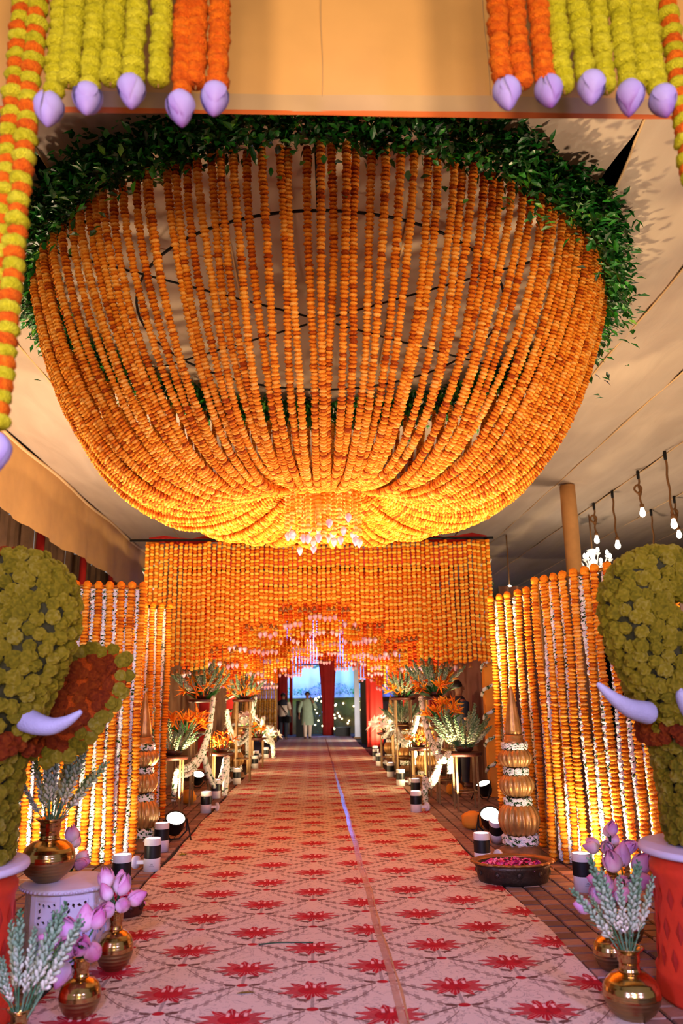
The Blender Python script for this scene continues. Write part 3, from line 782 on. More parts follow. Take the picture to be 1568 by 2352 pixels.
xa, xb = at(337, 1300, AY).x, at(1122, 1300, AY).x
def zpx(y, Y): return at(730, y, Y).z
def bot1(x):
    px = proj((x, AY, 2.5))[0]
    if px < 440: return zpx(1528, AY)
    if px < 485: return zpx(1532, AY)
    if px < 555: return zpx(1480, AY)
    if px < 640: return zpx(1430, AY)
    if px < 805: return zpx(1388, AY)
    if px < 880: return zpx(1432, AY)
    if px < 960: return zpx(1462, AY)
    if px < 1005: return zpx(1520, AY)
    return zpx(1524, AY)
ct = curtain('foremost wide curtain of two-tone marigold strings right behind the canopy', AY, xa, xb, zt, bot1, 0.0745, MT['marigold_two'], t_pair, 0.034, 0.052, 100, 0.0, 0.75)
b_ = MB()
b_.tube([(xa-ct.location.x+0.0, 0.12, zt+0.03)]+[((xa-ct.location.x)+(xb-xa)*i/24, 0.12+0.03*math.sin(i), zt+0.04+0.03*math.sin(i*1.7)) for i in range(1, 24)]+[(xb-ct.location.x, 0.12, zt+0.03)], 0.05, 8, True, 0.5, 1.3)
b_.build('red_drape', MT['redcloth'], ct)
def mkbot(Y, ys):     # stepped lower edge: list of (px limit, y)
    def f(x):
        px = proj((x, Y, 2.5))[0]
        for lim, y in ys:
            if px < lim: return zpx(y, Y)
        return zpx(ys[-1][1], Y)
    return f
S = [(14.0, [(470, 1534), (520, 1512), (570, 1478), (640, 1448), (700, 1426), (770, 1410), (825, 1426), (880, 1460), (935, 1492), (2000, 1530)], 'marigold_red', 'second curtain of red-orange marigold strings with lotus buds'),
     (16.2, [(520, 1552), (570, 1520), (640, 1488), (690, 1464), (790, 1446), (850, 1470), (900, 1504), (950, 1532), (2000, 1552)], 'marigold_two', 'third curtain of yellow and orange strings down the aisle'),
     (18.6, [(550, 1565), (610, 1540), (660, 1510), (700, 1486), (790, 1472), (850, 1500), (890, 1530), (2000, 1562)], 'marigold_red', 'fourth curtain of deep orange strings with pale buds'),
     (21.2, [(570, 1572), (630, 1558), (665, 1532), (710, 1508), (790, 1496), (840, 1520), (880, 1545), (2000, 1570)], 'marigold_two', 'fifth curtain of orange strings under the tunnel'),
     (24.0, [(600, 1580), (640, 1570), (690, 1545), (720, 1526), (770, 1516), (820, 1532), (860, 1558), (2000, 1578)], 'marigold_red', 'farthest curtain of red-orange strings above the backdrop')]
for i, (Y, ys, mt, lab) in enumerate(S):
    curtain(lab, Y, -2.3, 2.5, 3.75, mkbot(Y, ys), 0.088, MT[mt], t_pair if mt == 'marigold_two' else t_plain, 0.038, 0.055, 200+40*i, 0.75, 0.2, i in (1, 3), MT['redcloth'])
# tunnel roof of the aisle: red cloth panels between curtain beams, above the strings
for i, (Ya, Yb) in enumerate(((12.3, 14.0), (14.0, 16.2), (16.2, 18.6), (18.6, 21.2), (21.2, 24.0))):
    b_ = MB(); vs = []; fs = []
    for a in range(9):
        for c in range(13):
            vs.append((-2.4+5.0*c/12, Ya+(Yb-Ya)*a/8, 3.83-0.10*math.sin(PI*a/8)+0.02*math.sin(c*2.1+i)))
    for a in range(8):
        for c in range(12): fs.append((a*13+c, a*13+c+1, (a+1)*13+c+1, (a+1)*13+c))
    b_.add(vs, fs)
    tag(b_.build('aisle_canopy_cloth', MT['redcloth'], None), ('red roof cloth swag between the %s curtains of the aisle tunnel' % ('first and second', 'second and third', 'third and fourth', 'fourth and fifth', 'fifth and last')[i]), 'cloth', 'roof cloth swags')

# ---- garland screens standing beside the aisle
MS = [hang(2.55, 0.037, 0.034, 300+i, t_plain, 10, 0.012).mesh('marigold_string') for i in range(5)]
def jas(seed, Lh=2.5):
    rd = random.Random(seed); b_ = MB(); n = int(Lh/0.011)
    P = [(0.010*math.sin(i*0.05+seed), 0.008*math.sin(i*0.04), -Lh*i/n) for i in range(n+1)]
    R = []; T = []
    dens = 0.0245
    for i in range(n+1):
        R.append(dens*rd.uniform(0.7, 1.25)); T.append(rd.choice((0.05, 0.75, 0.9, 0.95, 0.8, 0.35, 0.9)))
    b_.tube(P, R, 7, True, 0.5); b_.t = [rd.choice((0.0, 0.8, 0.95, 0.9, 0.4, 0.95, 0.85)) for _ in b_.v]; b_.v = [(x+rd.uniform(-.004, .004), y+rd.uniform(-.004, .004), z+rd.uniform(-.003, .003)) for x, y, z in b_.v]; return b_.mesh('jasmine_string')
JS = [jas(i) for i in range(4)]
POM = MB(); POM.ball((0, 0, 0), 0.042, 10, 6, 0.4, (1, 1, 0.95), 0.12); POM = POM.mesh('top_blossom')
def screen(label, p0, p1, n, h=2.57, seed=0):
    rd = random.Random(seed)
    p0 = Vector((*p0, 0)); p1 = Vector((*p1, 0)); d = (p1-p0)
    t = thing('garland_screen', label, 'flower screen', (p0.x, p0.y, 0), 0, 'garland screens')
    nrm = Vector((d.y, -d.x, 0)).normalized()
    if nrm.y > 0: nrm = -nrm
    for i in range(n):
        q = d*(i/(n-1))+nrm*rd.uniform(0, 0.02)
        s = inst(MS[rd.randrange(5)], 'marigold_string', MT['marigold'], t, (q.x, q.y, h), (0, 0, rd.uniform(0, 6)))
        inst(POM, 'top_blossom', MT['marigold'], s, (0, 0, 0.01))
        if i < n-1:
            q = d*((i+0.5)/(n-1))-nrm*0.02
            inst(JS[rd.randrange(4)], 'jasmine_string', MT['jasmine'], t, (q.x, q.y, h-0.03), (0, 0, rd.uniform(0, 6)))
    for k, q in enumerate((Vector((0, 0, 0)), d)):
        q = q-nrm*0.06
        b_ = MB(); b_.box((q.x, q.y, h/2), (0.04, 0.04, h)); b_.build('frame_post', MT['steel'], t, False)
        b_ = MB(); b_.box((q.x-nrm.x*0.12, q.y-nrm.y*0.12, 0.02), (0.08, 0.34, 0.04), Matrix.Rotation(math.atan2(nrm.y, nrm.x)-PI/2, 3, 'Z')); b_.build('frame_foot', MT['steel'], t, False)
    b_ = MB(); b_.tube([Vector((0, 0, h))-nrm*0.06, d+Vector((0, 0, h))-nrm*0.06], 0.02, 6); b_.build('top_rail', MT['steel'], t)
screen('left front garland screen of marigold and jasmine behind the elephant', (-1.70, 7.74), (-3.15, 7.45), 15, 2.57, 1)
screen('left rear garland screen of marigold and jasmine, half hidden by the front one', (-1.87, 10.05), (-2.75, 9.35), 11, 2.64, 2)
screen('right front garland screen angled beside the gold finial', (2.17, 7.52), (2.86, 6.05), 13, 2.55, 3)
screen('right rear garland screen next to the orange cloth column', (2.05, 8.95), (2.40, 7.85), 7, 2.55, 4)
# yellow screen far left
b_ = None
ys = thing('garland_screen', 'far yellow garland screen at the left end of the aisle', 'flower screen', (-1.45, 29.0, 0), 0, 'garland screens')
far = [hang(2.6, 0.045, 0.05, 350+i, t_plain, 7, 0.01).mesh('marigold_string') for i in range(2)]
for i in range(14): inst(far[i % 2], 'marigold_string', MT['marigold_yel'], ys, (-0.09*i, 0.03*(i % 2), 2.65))
b_ = MB(); b_.box((-0.6, 0.06, 2.68), (1.4, 0.05, 0.05)); b_.box((0.06, 0.06, 1.33), (0.05, 0.05, 2.66)); b_.box((-1.25, 0.06, 1.33), (0.05, 0.05, 2.66)); b_.build('frame', MT['steel'], ys, False)

# ---- front garlands hanging from the gate beam, every blossom a part
def bloom_mesh(seed, r, h):
    rd = random.Random(seed); b_ = MB(); rg = []; tt = []; seg = 14
    for i, (q, z) in enumerate(((0.55, 0.5), (0.88, 0.34), (1.03, 0.08), (1.0, -0.18), (0.82, -0.38), (0.5, -0.5))):
        ring = []
        for j in range(seg):
            k = 1+rd.uniform(-0.10, 0.10)
            ring.append(Vector((r*q*k*math.cos(2*PI*j/seg), r*q*k*math.sin(2*PI*j/seg), h*(z+rd.uniform(-.07, .07)))))
            tt.append(0.55+rd.uniform(-.2, .2)-(0.25 if q < 0.7 else 0))
        rg.append(ring)
    b_.rings(rg, True, tt); return b_.mesh('blossom')
BLM = [bloom_mesh(500+i, 0.0375, 0.050) for i in range(4)]
BLMO = []
for m0 in BLM:
    c = m0.copy(); BLMO.append(c)
for m0 in BLM: m0.materials.append(MT['bloom_yellow'])
for m0 in BLMO: m0.materials.append(MT['bloom_orange'])
FB = 2.4
def front_garland(label, px, ybot, kind, seed, bud=None, ztop=4.68, budgap=0.0, Y=FB):
    rd = random.Random(seed); p = at(px, ybot, Y); pitch = 0.040
    t = thing('hanging_garland', label, 'garland', (p.x, Y+rd.uniform(-.015, .015), p.z), 0, 'front garlands')
    zz = 0.02; k = 0; H_ = ztop-p.z
    while zz < H_:
        yel = kind == 'y' or (kind == 's' and k % 2 == 0)
        s = rd.uniform(0.92, 1.1)*(0.9 if kind == 's' and not yel else 1.0)
        inst((BLM if yel else BLMO)[rd.randrange(4)], 'blossom', None, t, (rd.uniform(-.004, .004), rd.uniform(-.004, .004), zz), (rd.uniform(-.12, .12), rd.uniform(-.12, .12), rd.uniform(0, 6)), (s, s, 1))
        zz += pitch*rd.uniform(0.92, 1.1); k += 1
    b_ = MB(); b_.tube([(0, 0, -0.02), (0, 0, H_)], 0.003, 5); b_.build('thread', MT['rope'], t)
    if bud:
        q = at(bud[0], bud[1], Y-0.03)
        inst(LOTP[seed % 3], 'lotus_bud', MT['lotus_violet_lit'], t, (q.x-p.x, -0.03, q.z-p.z), (rd.uniform(-.15, .15), rd.uniform(-.15, .15), rd.uniform(0, 6)), (1.28, 1.28, 1.2))
ordw = ['first', 'second', 'third', 'fourth', 'fifth', 'sixth', 'seventh', 'eighth', 'ninth']
lefts = [(122, 212, 'y', (112, 212)), (160, 196, 'y', None), (207, 208, 'y', (204, 202)), (256, 192, 'y', None), (307, 190, 'y', (304, 186)), (365, 196, 'y', None), (416, 214, 'o', (411, 212)), (449, 193, 'o', None), (500, 205, 'o', (498, 205))]
for i, (px, yb, kd, bud) in enumerate(lefts):
    nm = 'yellow' if kd == 'y' else 'orange'; k = i if kd == 'y' else i-6
    front_garland('%s %s garland from the left in the top left cluster%s' % (ordw[k], nm, ', with lotus bud' if bud else ''), px, yb, kd, 600+i, bud)
rights = [(1152, 188, 'o', (1157, 190)), (1198, 200, 'o', None), (1250, 194, 'o', (1254, 186)), (1292, 212, 'y', None), (1342, 184, 'y', (1355, 176)), (1396, 200, 'y', None), (1440, 200, 'y', (1446, 192)), (1482, 190, 'y', None), (1512, 208, 'y', (1519, 199))]
for i, (px, yb, kd, bud) in enumerate(rights):
    nm = 'yellow' if kd == 'y' else 'orange'; k = i-3 if kd == 'y' else i
    front_garland('%s %s garland from the left in the top right cluster%s' % (ordw[k], nm, ', with lotus bud' if bud else ''), px, yb, kd, 620+i, bud)
front_garland('long yellow and orange striped garland down the left picture edge', 0, 985, 's', 640, (-3, 1000))
front_garland('striped yellow and orange garland left of the long edge one', -42, 960, 's', 641, None)
front_garland('striped yellow and orange garland at the right picture edge', 1590, 420, 's', 642, None)

# ------------------------------------------------------------------ flower elephants on drums
def mum_mesh(seed, sub=2):
    import bmesh
    bm = bmesh.new(); bmesh.ops.create_icosphere(bm, subdivisions=sub, radius=1.0)
    rd = random.Random(seed); bm.verts.ensure_lookup_table()
    tt = []
    for v in bm.verts:
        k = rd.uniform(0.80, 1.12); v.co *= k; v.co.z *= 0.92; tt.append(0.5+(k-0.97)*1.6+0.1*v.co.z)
    me = bpy.data.meshes.new('chrysanthemum'); bm.to_mesh(me); bm.free()
    a = me.attributes.new('tint', 'FLOAT', 'POINT'); a.data.foreach_set('value', np.array(tt, np.float32))
    return me
MUMS = [mum_mesh(700+i, 3) for i in range(3)]; MUMSR = [m.copy() for m in MUMS]
for m in MUMS: m.materials.append(MT['mum_green'])
for m in MUMSR: m.materials.append(MT['mum_rust'])
LOWM = mum_mesh(720, 1)
LOWV = [Vector(v.co) for v in LOWM.vertices]; LOWF = [tuple(p.vertices) for p in LOWM.polygons]
def inpoly(x, y, P):
    c = False; n = len(P)
    for i in range(n):
        x1, y1 = P[i]; x2, y2 = P[i-1]
        if (y1 > y) != (y2 > y) and x < (x2-x1)*(y-y1)/(y2-y1)+x1: c = not c
    return c
def segdist(x, y, P):
    d = 9e9; n = len(P)
    for i in range(n):
        a = Vector(P[i-1]); b = Vector(P[i]); p = Vector((x, y)); t = max(0, min(1, (p-a).dot(b-a)/max(1e-9, (b-a).length_squared)))
        d = min(d, (a+(b-a)*t-p).length)
    return d
def catmull(P, n=8):
    P = [Vector(p) for p in P]; out = []
    for i in range(len(P)-1):
        p0 = P[max(i-1, 0)]; p1 = P[i]; p2 = P[i+1]; p3 = P[min(i+2, len(P)-1)]
        for k in range(n):
            t = k/n
            out.append(0.5*((2*p1)+(p2-p0)*t+(2*p0-5*p1+4*p2-p3)*t*t+(3*p1-p0-3*p2+p3)*t**3))
    out.append(P[-1]); return out
def elephant(label, X0, Y0, Z0, s, tusks, ear_px, seed):
    rd = random.Random(seed)
    root = thing('flower_elephant', label, 'elephant figure', (X0, Y0, Z0), 0, 'flower elephants')
    O = Vector((X0, Y0, Z0))
    def L(u, y, z): return Vector((s*u, y, z-Z0))
    chains = [([(0, 0, Z0+0.03), (0, 0, 1.0), (0.02, -0.02, 1.25)], [0.26, 0.27, 0.28], 'leg'),
              ([(0.02, -0.02, 1.25), (0.03, -0.02, 1.38)], [0.33, 0.32], 'collar'),
              ([(-0.10, 0.12, 1.38), (-0.14, 0.14, 1.44)], [0.32, 0.28], 'head'),
              ([(0.11, -0.06, 1.46), (0.22, -0.12, 1.58), (0.345, -0.16, 1.72), (0.41, -0.18, 1.88), (0.385, -0.18, 2.00), (0.27, -0.17, 2.075), (0.09, -0.14, 2.06), (-0.08, -0.10, 2.00), (-0.24, -0.06, 1.92)],
               [0.30, 0.25, 0.195, 0.165, 0.15, 0.13, 0.115, 0.11, 0.10], 'trunk')]
    caps = []
    pts = []
    for path, rad, nm in chains:
        n = 5 if len(path) > 2 else 6
        dense = catmull([L(*p) for p in path], n) if len(path) > 2 else [L(*path[0]).lerp(L(*path[1]), k/6) for k in range(7)]
        rr = []
        for k in range(len(dense)):
            f = k/(len(dense)-1)*(len(rad)-1); i = min(int(f), len(rad)-2); rr.append(rad[i]+(rad[i+1]-rad[i])*(f-i))
        caps.append((dense, rr, nm))
        b_ = MB(); b_.tube(dense, [r*0.93 for r in rr], 16)
        if nm != 'collar': b_.ball(dense[-1], rr[-1]*0.95, 16, 8)
        if nm == 'head': b_.ball(dense[0], rr[0]*0.95, 16, 8)
        b_.build({'leg': 'body', 'collar': 'mouth_band', 'head': 'head', 'trunk': 'trunk'}[nm], MT['mum_core'], root)
    def sd(p, skip):
        d = 9
        for ci, (P, R_, nm) in enumerate(caps):
            if ci == skip or (nm == 'collar' and not 1.23 < p.z+Z0 < 1.40) or (nm == 'leg' and p.z+Z0 > 1.3): continue
            for q, r in zip(P, R_): d = min(d, (p-q).length-r)
        return d
    cand = []
    for ci, (P, R_, nm) in enumerate(caps):
        fr = frames(P)
        for _ in range(9000 if nm == 'trunk' else 4500):
            i = rd.randrange(len(P)-1); t = rd.random(); r = R_[i]+(R_[i+1]-R_[i])*t; a = rd.uniform(0, 2*PI)
            nrm = (fr[i][0]*math.cos(a)+fr[i][1]*math.sin(a)).normalized()
            cand.append((P[i].lerp(P[i+1], t)+nrm*r*1.01, nrm, ci))
        if nm in ('head', 'trunk'):
            for _ in range(500):
                nrm = Vector((rd.gauss(0, 1), rd.gauss(0, 1), rd.gauss(0, 1))).normalized(); e = -1 if rd.random() < 0.6 else 0
                cand.append((P[e]+nrm*R_[e]*1.01, nrm, ci))
    rd.shuffle(cand); grid = {}; G = 0.051; got = []
    for p, nrm, ci in cand:
        if sd(p, ci) < -0.012: continue
        key = (int(p.x//G), int(p.y//G), int(p.z//G)); ok = True
        for dx in (-1, 0, 1):
            for dy in (-1, 0, 1):
                for dz in (-1, 0, 1):
                    for q in grid.get((key[0]+dx, key[1]+dy, key[2]+dz), ()):
                        if (q-p).length < G: ok = False; break
        if not ok: continue
        grid.setdefault(key, []).append(p)
        rust = caps[ci][2] == 'collar'
        if caps[ci][2] == 'trunk' and p.z+Z0 > 1.92 and nrm.y > -0.1 and nrm.z > -0.2 and abs(p.x*s-0.1) < 0.2: rust = True
        got.append((p, nrm, rust, rd.uniform(0.031, 0.043)))
    # ears: padded leaf shapes covered in rust blooms with a green edge
    def ear(P2, plane, nm):
        b_ = MB(); n = len(P2)
        fr_ = [plane(x, z, -0.018) for x, z in P2]; bk = [plane(x, z, 0.018) for x, z in P2]
        b_.add(fr_+bk, [tuple(range(n)), tuple(range(2*n-1, n-1, -1))]+[(i, i+n, (i+1) % n+n, (i+1) % n) for i in range(n)], 0.4)
        b_.build('ear', MT['mum_rust'], root, False)
        xs = [p[0] for p in P2]; zs = [p[1] for p in P2]; acc = []
        for _ in range(2500):
            x = rd.uniform(min(xs), max(xs)); z = rd.uniform(min(zs), max(zs))
            if not inpoly(x, z, P2): continue
            if any((x-a)**2+(z-b)**2 < 0.047**2 for a, b in acc): continue
            acc.append((x, z)); e = segdist(x, z, P2)
            got.append((plane(x, z, -0.03), Vector((0, -1, 0.1)), e > 0.045, rd.uniform(0.030, 0.040)))
        for i in range(n):
            a = Vector(P2[i-1]); c = Vector(P2[i]); m = max(1, int((c-a).length/0.055))
            for k in range(m):
                q = a.lerp(c, k/m); got.append((plane(q.x, q.y, 0.0), Vector((0, -0.6, 0.2)), False, rd.uniform(0.034, 0.042)))
    if ear_px:
        P2 = []
        for px, py in ear_px:
            q = at(px, py, Y0+0.12); P2.append((q.x-X0, q.z-Z0))
        x0_ = min(p[0] for p in P2)
        ear(P2, lambda x, z, d: Vector((x, 0.10+0.22*(x-x0_)+d, z)), 'ear')
    P2 = [(-s*(0.42+0.34*math.sin(t)*(1+0.2*math.cos(t)))-s*0.1, 0.78+0.33*math.cos(t)) for t in [2*PI*k/14 for k in range(14)]]
    ear(P2, lambda x, z, d: Vector((x, 0.10+0.25*abs(x)+d, z)), 'ear')
    view = (Vector((0, 0, CAM_H))-O)
    def score(g):
        p, nrm = g[0], g[1]; wpx = proj(O+p); v = (view-p).normalized()
        vis_ = 1 if (-20 < wpx[0] < 1588 and 0 < wpx[1] < 2352) else 0
        return vis_*(0.4+nrm.dot(v))
    got.sort(key=score, reverse=True)
    far_ = MB()
    for k, (p, nrm, rust, r) in enumerate(got):
        if k < 300:
            q = nrm.to_track_quat('Z', 'Y') @ Quaternion((0, 0, 1), rd.uniform(0, 6))
            inst((MUMSR if rust else MUMS)[rd.randrange(3)], 'chrysanthemum', None, root, p, q, r)
    for rust in (False, True):
        far_ = MB()
        for p, nrm, ru, r in got[300:]:
            if ru == rust: far_.add([p+v*r for v in LOWV], LOWF, rd.uniform(0.25, 0.75))
        if far_.v:
            o = far_.build('chrysanthemum_cover', MT['mum_rust'] if rust else MT['mum_green'], root, False); o['kind'] = 'stuff'
    for tk in tusks:
        P = []
        for px, py, yy in tk: q = at(px, py, yy); P.append(q-O)
        dense = catmull(P, 6); n = len(dense)
        b_ = MB(); b_.tube(dense, [0.058*(1-0.78*(k/(n-1))**1.3) if k else 0.05 for k in range(n)], 14); b_.ball(dense[-1], 0.0135, 8, 5)
        o = b_.build('tusk', MT['tusk'], root); o['label'] = 'smooth pale tusk'
    return root
def drum(label, X, Y, seed):
    t = thing('painted_drum', label, 'drum', (X, Y, 0), 0, 'red drums')
    b_ = MB(); b_.lathe([(0.385, 0.0), (0.395, 0.02), (0.385, 0.10), (0.39, 0.12), (0.372, 0.14), (0.36, 0.55), (0.372, 0.57), (0.372, 0.60), (0.358, 0.62), (0.37, 0.665)], 48); b_.build('body', MT['red_paint'], t)
    b_ = MB(); b_.lathe([(0.36, 0.665), (0.415, 0.668), (0.42, 0.68), (0.415, 0.698), (0.40, 0.70), (0.02, 0.70)], 48); b_.build('top_board', MT['lav'], t)
    def diamond():
        d = MB(); d.add([(0, 0, 0.055), (0.026, 0, 0), (0, 0, -0.055), (-0.026, 0, 0), (0, -0.006, 0)], [(4, 0, 3), (4, 3, 2), (4, 2, 1), (4, 1, 0)]); return d.mesh('diamond', False)
    D = diamond()
    for i in range(24):
        for k, z in enumerate((0.47, 0.33, 0.20)):
            a = 2*PI*(i+0.5*(k % 2))/24; r = 0.3635+0.0098*(0.47-z)/0.27
            inst(D, 'diamond', MT['red_dark'], t, (r*math.cos(a), r*math.sin(a), z), (0, 0, a+PI/2), 1.0)
DL = (-1.83, 4.12); DR_ = (2.09, 4.20)
drum('red drum with white top board under the left elephant', *DL, 1)
drum('red drum with white top board under the right elephant', *DR_, 2)
EAR = [(70, 1695), (78, 1728), (108, 1748), (155, 1738), (200, 1695), (236, 1645), (274, 1590), (286, 1552), (280, 1512), (252, 1492), (212, 1488), (165, 1502), (120, 1530), (90, 1600)]
elephant('left flower elephant with raised trunk, rust ear and pale tusk', DL[0]+0.06, DL[1], 0.70, 1,
         [[(58, 1652, 3.93), (88, 1664, 3.89), (122, 1668, 3.86), (155, 1656, 3.84), (183, 1637, 3.83)]], EAR, 31)
elephant('right flower elephant with raised trunk and pale tusk pointing left', DR_[0], DR_[1], 0.70, -1,
         [[(1492, 1638, 3.96), (1450, 1628, 3.90), (1410, 1604, 3.86), (1375, 1573, 3.84)], [(1610, 1650, 3.95), (1585, 1630, 3.88), (1566, 1600, 3.86), (1562, 1585, 3.85)]], None, 32)

# ------------------------------------------------------------------ white fretwork table
from mathutils.geometry import tessellate_polygon
TX, TY, TZ = -1.475, 5.08, 0.425
tb = thing('fretwork_table', 'white octagonal side table with pierced panels beside the left drum', 'table', (TX, TY, 0))
b_ = MB(); b_.lathe([(0.02, TZ-0.034), (0.235, TZ-0.034), (0.262, TZ-0.028), (0.272, TZ-0.015), (0.268, TZ-0.004), (0.255, TZ), (0.02, TZ)], 48); top = b_.build('top', MT['lav'], tb)
b_ = MB()
for i in range(56):
    a = 2*PI*i/56; b_.ball((0.269*math.cos(a), 0.269*math.sin(a), TZ-0.016), 0.011, 6, 4, 0.5, (1, 1, 0.8))
b_.build('carved_edge', MT['lav'], top)
Ra = 0.215; side_w = 2*Ra*math.tan(PI/8)
def fret(w_, h_):
    outer = [Vector((-w_/2, -h_/2, 0)), Vector((w_/2, -h_/2, 0)), Vector((w_/2, h_/2, 0)), Vector((-w_/2, h_/2, 0))]
    loops = [outer]
    R0 = min(w_, h_)*0.34
    for k in range(8):
        a = PI/4*k+PI/8; c = Vector((R0*math.cos(a), R0*math.sin(a), 0)); l, ww = R0*0.36, R0*0.20
        d = Vector((-math.sin(a), math.cos(a), 0)) if k % 2 else Vector((math.cos(a), math.sin(a), 0)); e = Vector((-d.y, d.x, 0))
        loops.append([c+d*l, c+e*ww+d*0.3*l, c-d*l*0.9, c-e*ww+d*0.3*l])
    for sx in (-1, 1):
        for sy in (-1, 1):
            c = Vector((sx*w_*0.36, sy*h_*0.36, 0)); q = w_*0.075
            loops.append([c+Vector((q, 0, 0)), c+Vector((0, q, 0)), c-Vector((q, 0, 0)), c-Vector((0, q, 0))])
    tr = tessellate_polygon(loops); V = [v for l in loops for v in l]
    b = MB(); n = len(V)
    fr_ = [(v.x, -0.004, v.y) for v in V]; bk = [(v.x, 0.004, v.y) for v in V]; fs = [tuple(t) for t in tr]+[tuple(i+n for i in reversed(t)) for t in tr]
    o_ = 0
    for l in loops:
        m = len(l)
        for i in range(m): fs.append((o_+i, o_+(i+1) % m, o_+(i+1) % m+n, o_+i+n))
        o_ += m
    b.add(fr_+bk, fs); return b.mesh('fretwork', False)
FR = fret(side_w-0.045, 0.145)
for k in range(8):
    a = 2*PI*(k+0.5)/8-PI/2+0.12; c = Vector((Ra*math.cos(a), Ra*math.sin(a), 0)); R_ = Matrix.Rotation(a+PI/2, 3, 'Z')
    pn = MB()
    for dx in (-1, 1): pn.box(Vector((dx*(side_w/2-0.012), 0, 0.195)), (0.026, 0.022, 0.39))
    for z, hh in ((0.375, 0.032), (0.205, 0.03), (0.04, 0.03)): pn.box(Vector((0, 0, z)), (side_w-0.03, 0.018, hh))
    p_ = pn.build('side_panel', MT['lav'], tb, False, c); p_.rotation_euler = (0, 0, a+PI/2)
    for z in (0.288, 0.122): inst(FR, 'fretwork', MT['lav'], p_, (0, 0.002, z))

# ------------------------------------------------------------------ vases and their flowers
def vase(label, x, y, r, h, z=0.0):
    t = thing('brass_vase', label, 'vase', (x, y, z), 0, 'brass vases')
    b_ = MB(); b_.lathe([(0.02, 0.0), (0.42*r, 0.0), (0.46*r, 0.012*h), (0.78*r, 0.12*h), (0.95*r, 0.24*h), (1.0*r, 0.33*h)], 36, cap=False); b_.build('lower_body', MT['brass_low'], t)
    b_ = MB(); b_.lathe([(1.0*r, 0.33*h), (1.005*r, 0.36*h), (0.97*r, 0.45*h), (0.85*r, 0.55*h), (0.62*r, 0.625*h), (0.42*r, 0.65*h), (0.37*r, 0.66*h)], 36, cap=False); b_.build('shoulder', MT['brass'], t)
    b_ = MB(); b_.lathe([(0.37*r, 0.66*h), (0.40*r, 0.67*h), (0.36*r, 0.69*h), (0.345*r, 0.78*h), (0.39*r, 0.80*h), (0.385*r, 0.84*h), (0.40*r, 0.86*h), (0.385*r, 0.90*h), (0.42*r, 0.94*h), (0.56*r, 0.985*h), (0.57*r, 1.0*h), (0.5*r, 0.995*h), (0.36*r, 0.93*h), (0.33*r, 0.7*h)], 36, cap=False); b_.build('neck', MT['brass'], t)
    return Vector((x, y, z+h))
def tub_stalk(seed, L_=0.45):
    rd = random.Random(seed); b_ = MB(); c = rd.uniform(0.02, 0.10)
    P = [(c*L_*(k/10)**2, 0, L_*k/10) for k in range(11)]
    b_.tube(P, [0.0045*(1-0.5*k/10) for k in range(11)], 5, True, 0.1)
    nb = 40
    for k in range(nb):
        t = 0.30+0.70*k/nb; a = k*2.4; p = Vector((c*L_*t*t, 0, L_*t))
        sz = (0.036 if t < 0.75 else 0.036-0.06*(t-0.75))*rd.uniform(0.8, 1.15)
        d = Vector((math.cos(a)*0.55, math.sin(a)*0.55, 0.85)).normalized()
        u_ = d.orthogonal().normalized(); v_ = d.cross(u_); st = p+d*0.004; rg = []
        for s_, q in ((0, 0.12), (0.45, 0.22), (0.8, 0.26), (1.0, 0.08)):
            rg.append([st+d*(sz*s_)+u_*(sz*q*math.cos(2*PI*j/5))+v_*(sz*q*math.sin(2*PI*j/5)) for j in range(5)])
        b_.rings(rg, True, min(1, max(0, 1.05-0.9*t+rd.uniform(-.15, .15))))
    for k in range(5):
        t = 0.1+0.1*k; a = rd.uniform(0, 6); b_.leaf((c*L_*t*t, 0, L_*t), (math.cos(a), math.sin(a), 1.6), 0.08, 0.009, 0.3, 0.1, 0.05, 2)
    return b_.mesh('tuberose_stalk')
TUB = [tub_stalk(800+i) for i in range(4)]
def lean(d): return Vector(d).to_track_quat('Z', 'Y')
def tuberose(label, base, L_, tips, seed, depth=0.10):
    """tips: list of (dx, dz) of stalk ends measured in the photograph's plane"""
    rd = random.Random(seed)
    t = thing('tuberose_bunch', label, 'flowers', base, 0, 'tuberose bunches')
    for i, (dx, dz) in enumerate(tips):
        d = Vector((dx, rd.uniform(-depth, depth), dz)); k = d.length
        st = Vector((d.x*0.12, d.y*0.12, -0.05))
        q = lean(d) @ Quaternion((0, 0, 1), rd.uniform(0, 6.28))
        inst(TUB[i % 4], 'tuberose_stalk', MT['tuberose'], t, st, q, (k+0.05)/0.45)
    return t
def lotuses(label, base, spots, seed, mat='lotus', sc=1.0, opened=True):
    rd = random.Random(seed)
    t = thing('lotus_bunch', label, 'flowers', base, 0, 'lotus bunches')
    for i, (dx, dy, dz, kx, ky, kz) in enumerate(spots):
        p = Vector((dx, dy, dz)); d = Vector((kx, ky, kz)).normalized()
        q = (-d).to_track_quat('Z', 'Y') @ Quaternion((0, 0, 1), rd.uniform(0, 6))
        me = (LOTO if opened and i % 2 else LOT)[i % 3]
        bd_ = inst(me, 'lotus_bud', MT[mat], t, p, q, sc*rd.uniform(0.88, 1.12))
        b_ = MB(); b_.tube(catmull([(0, 0, -0.06), (dx*0.3, dy*0.3, dz*0.4), (dx, dy, dz)], 4), 0.005, 5, True, 0.3); b_.build('stem', MT['leaf_long'], t)
    return t
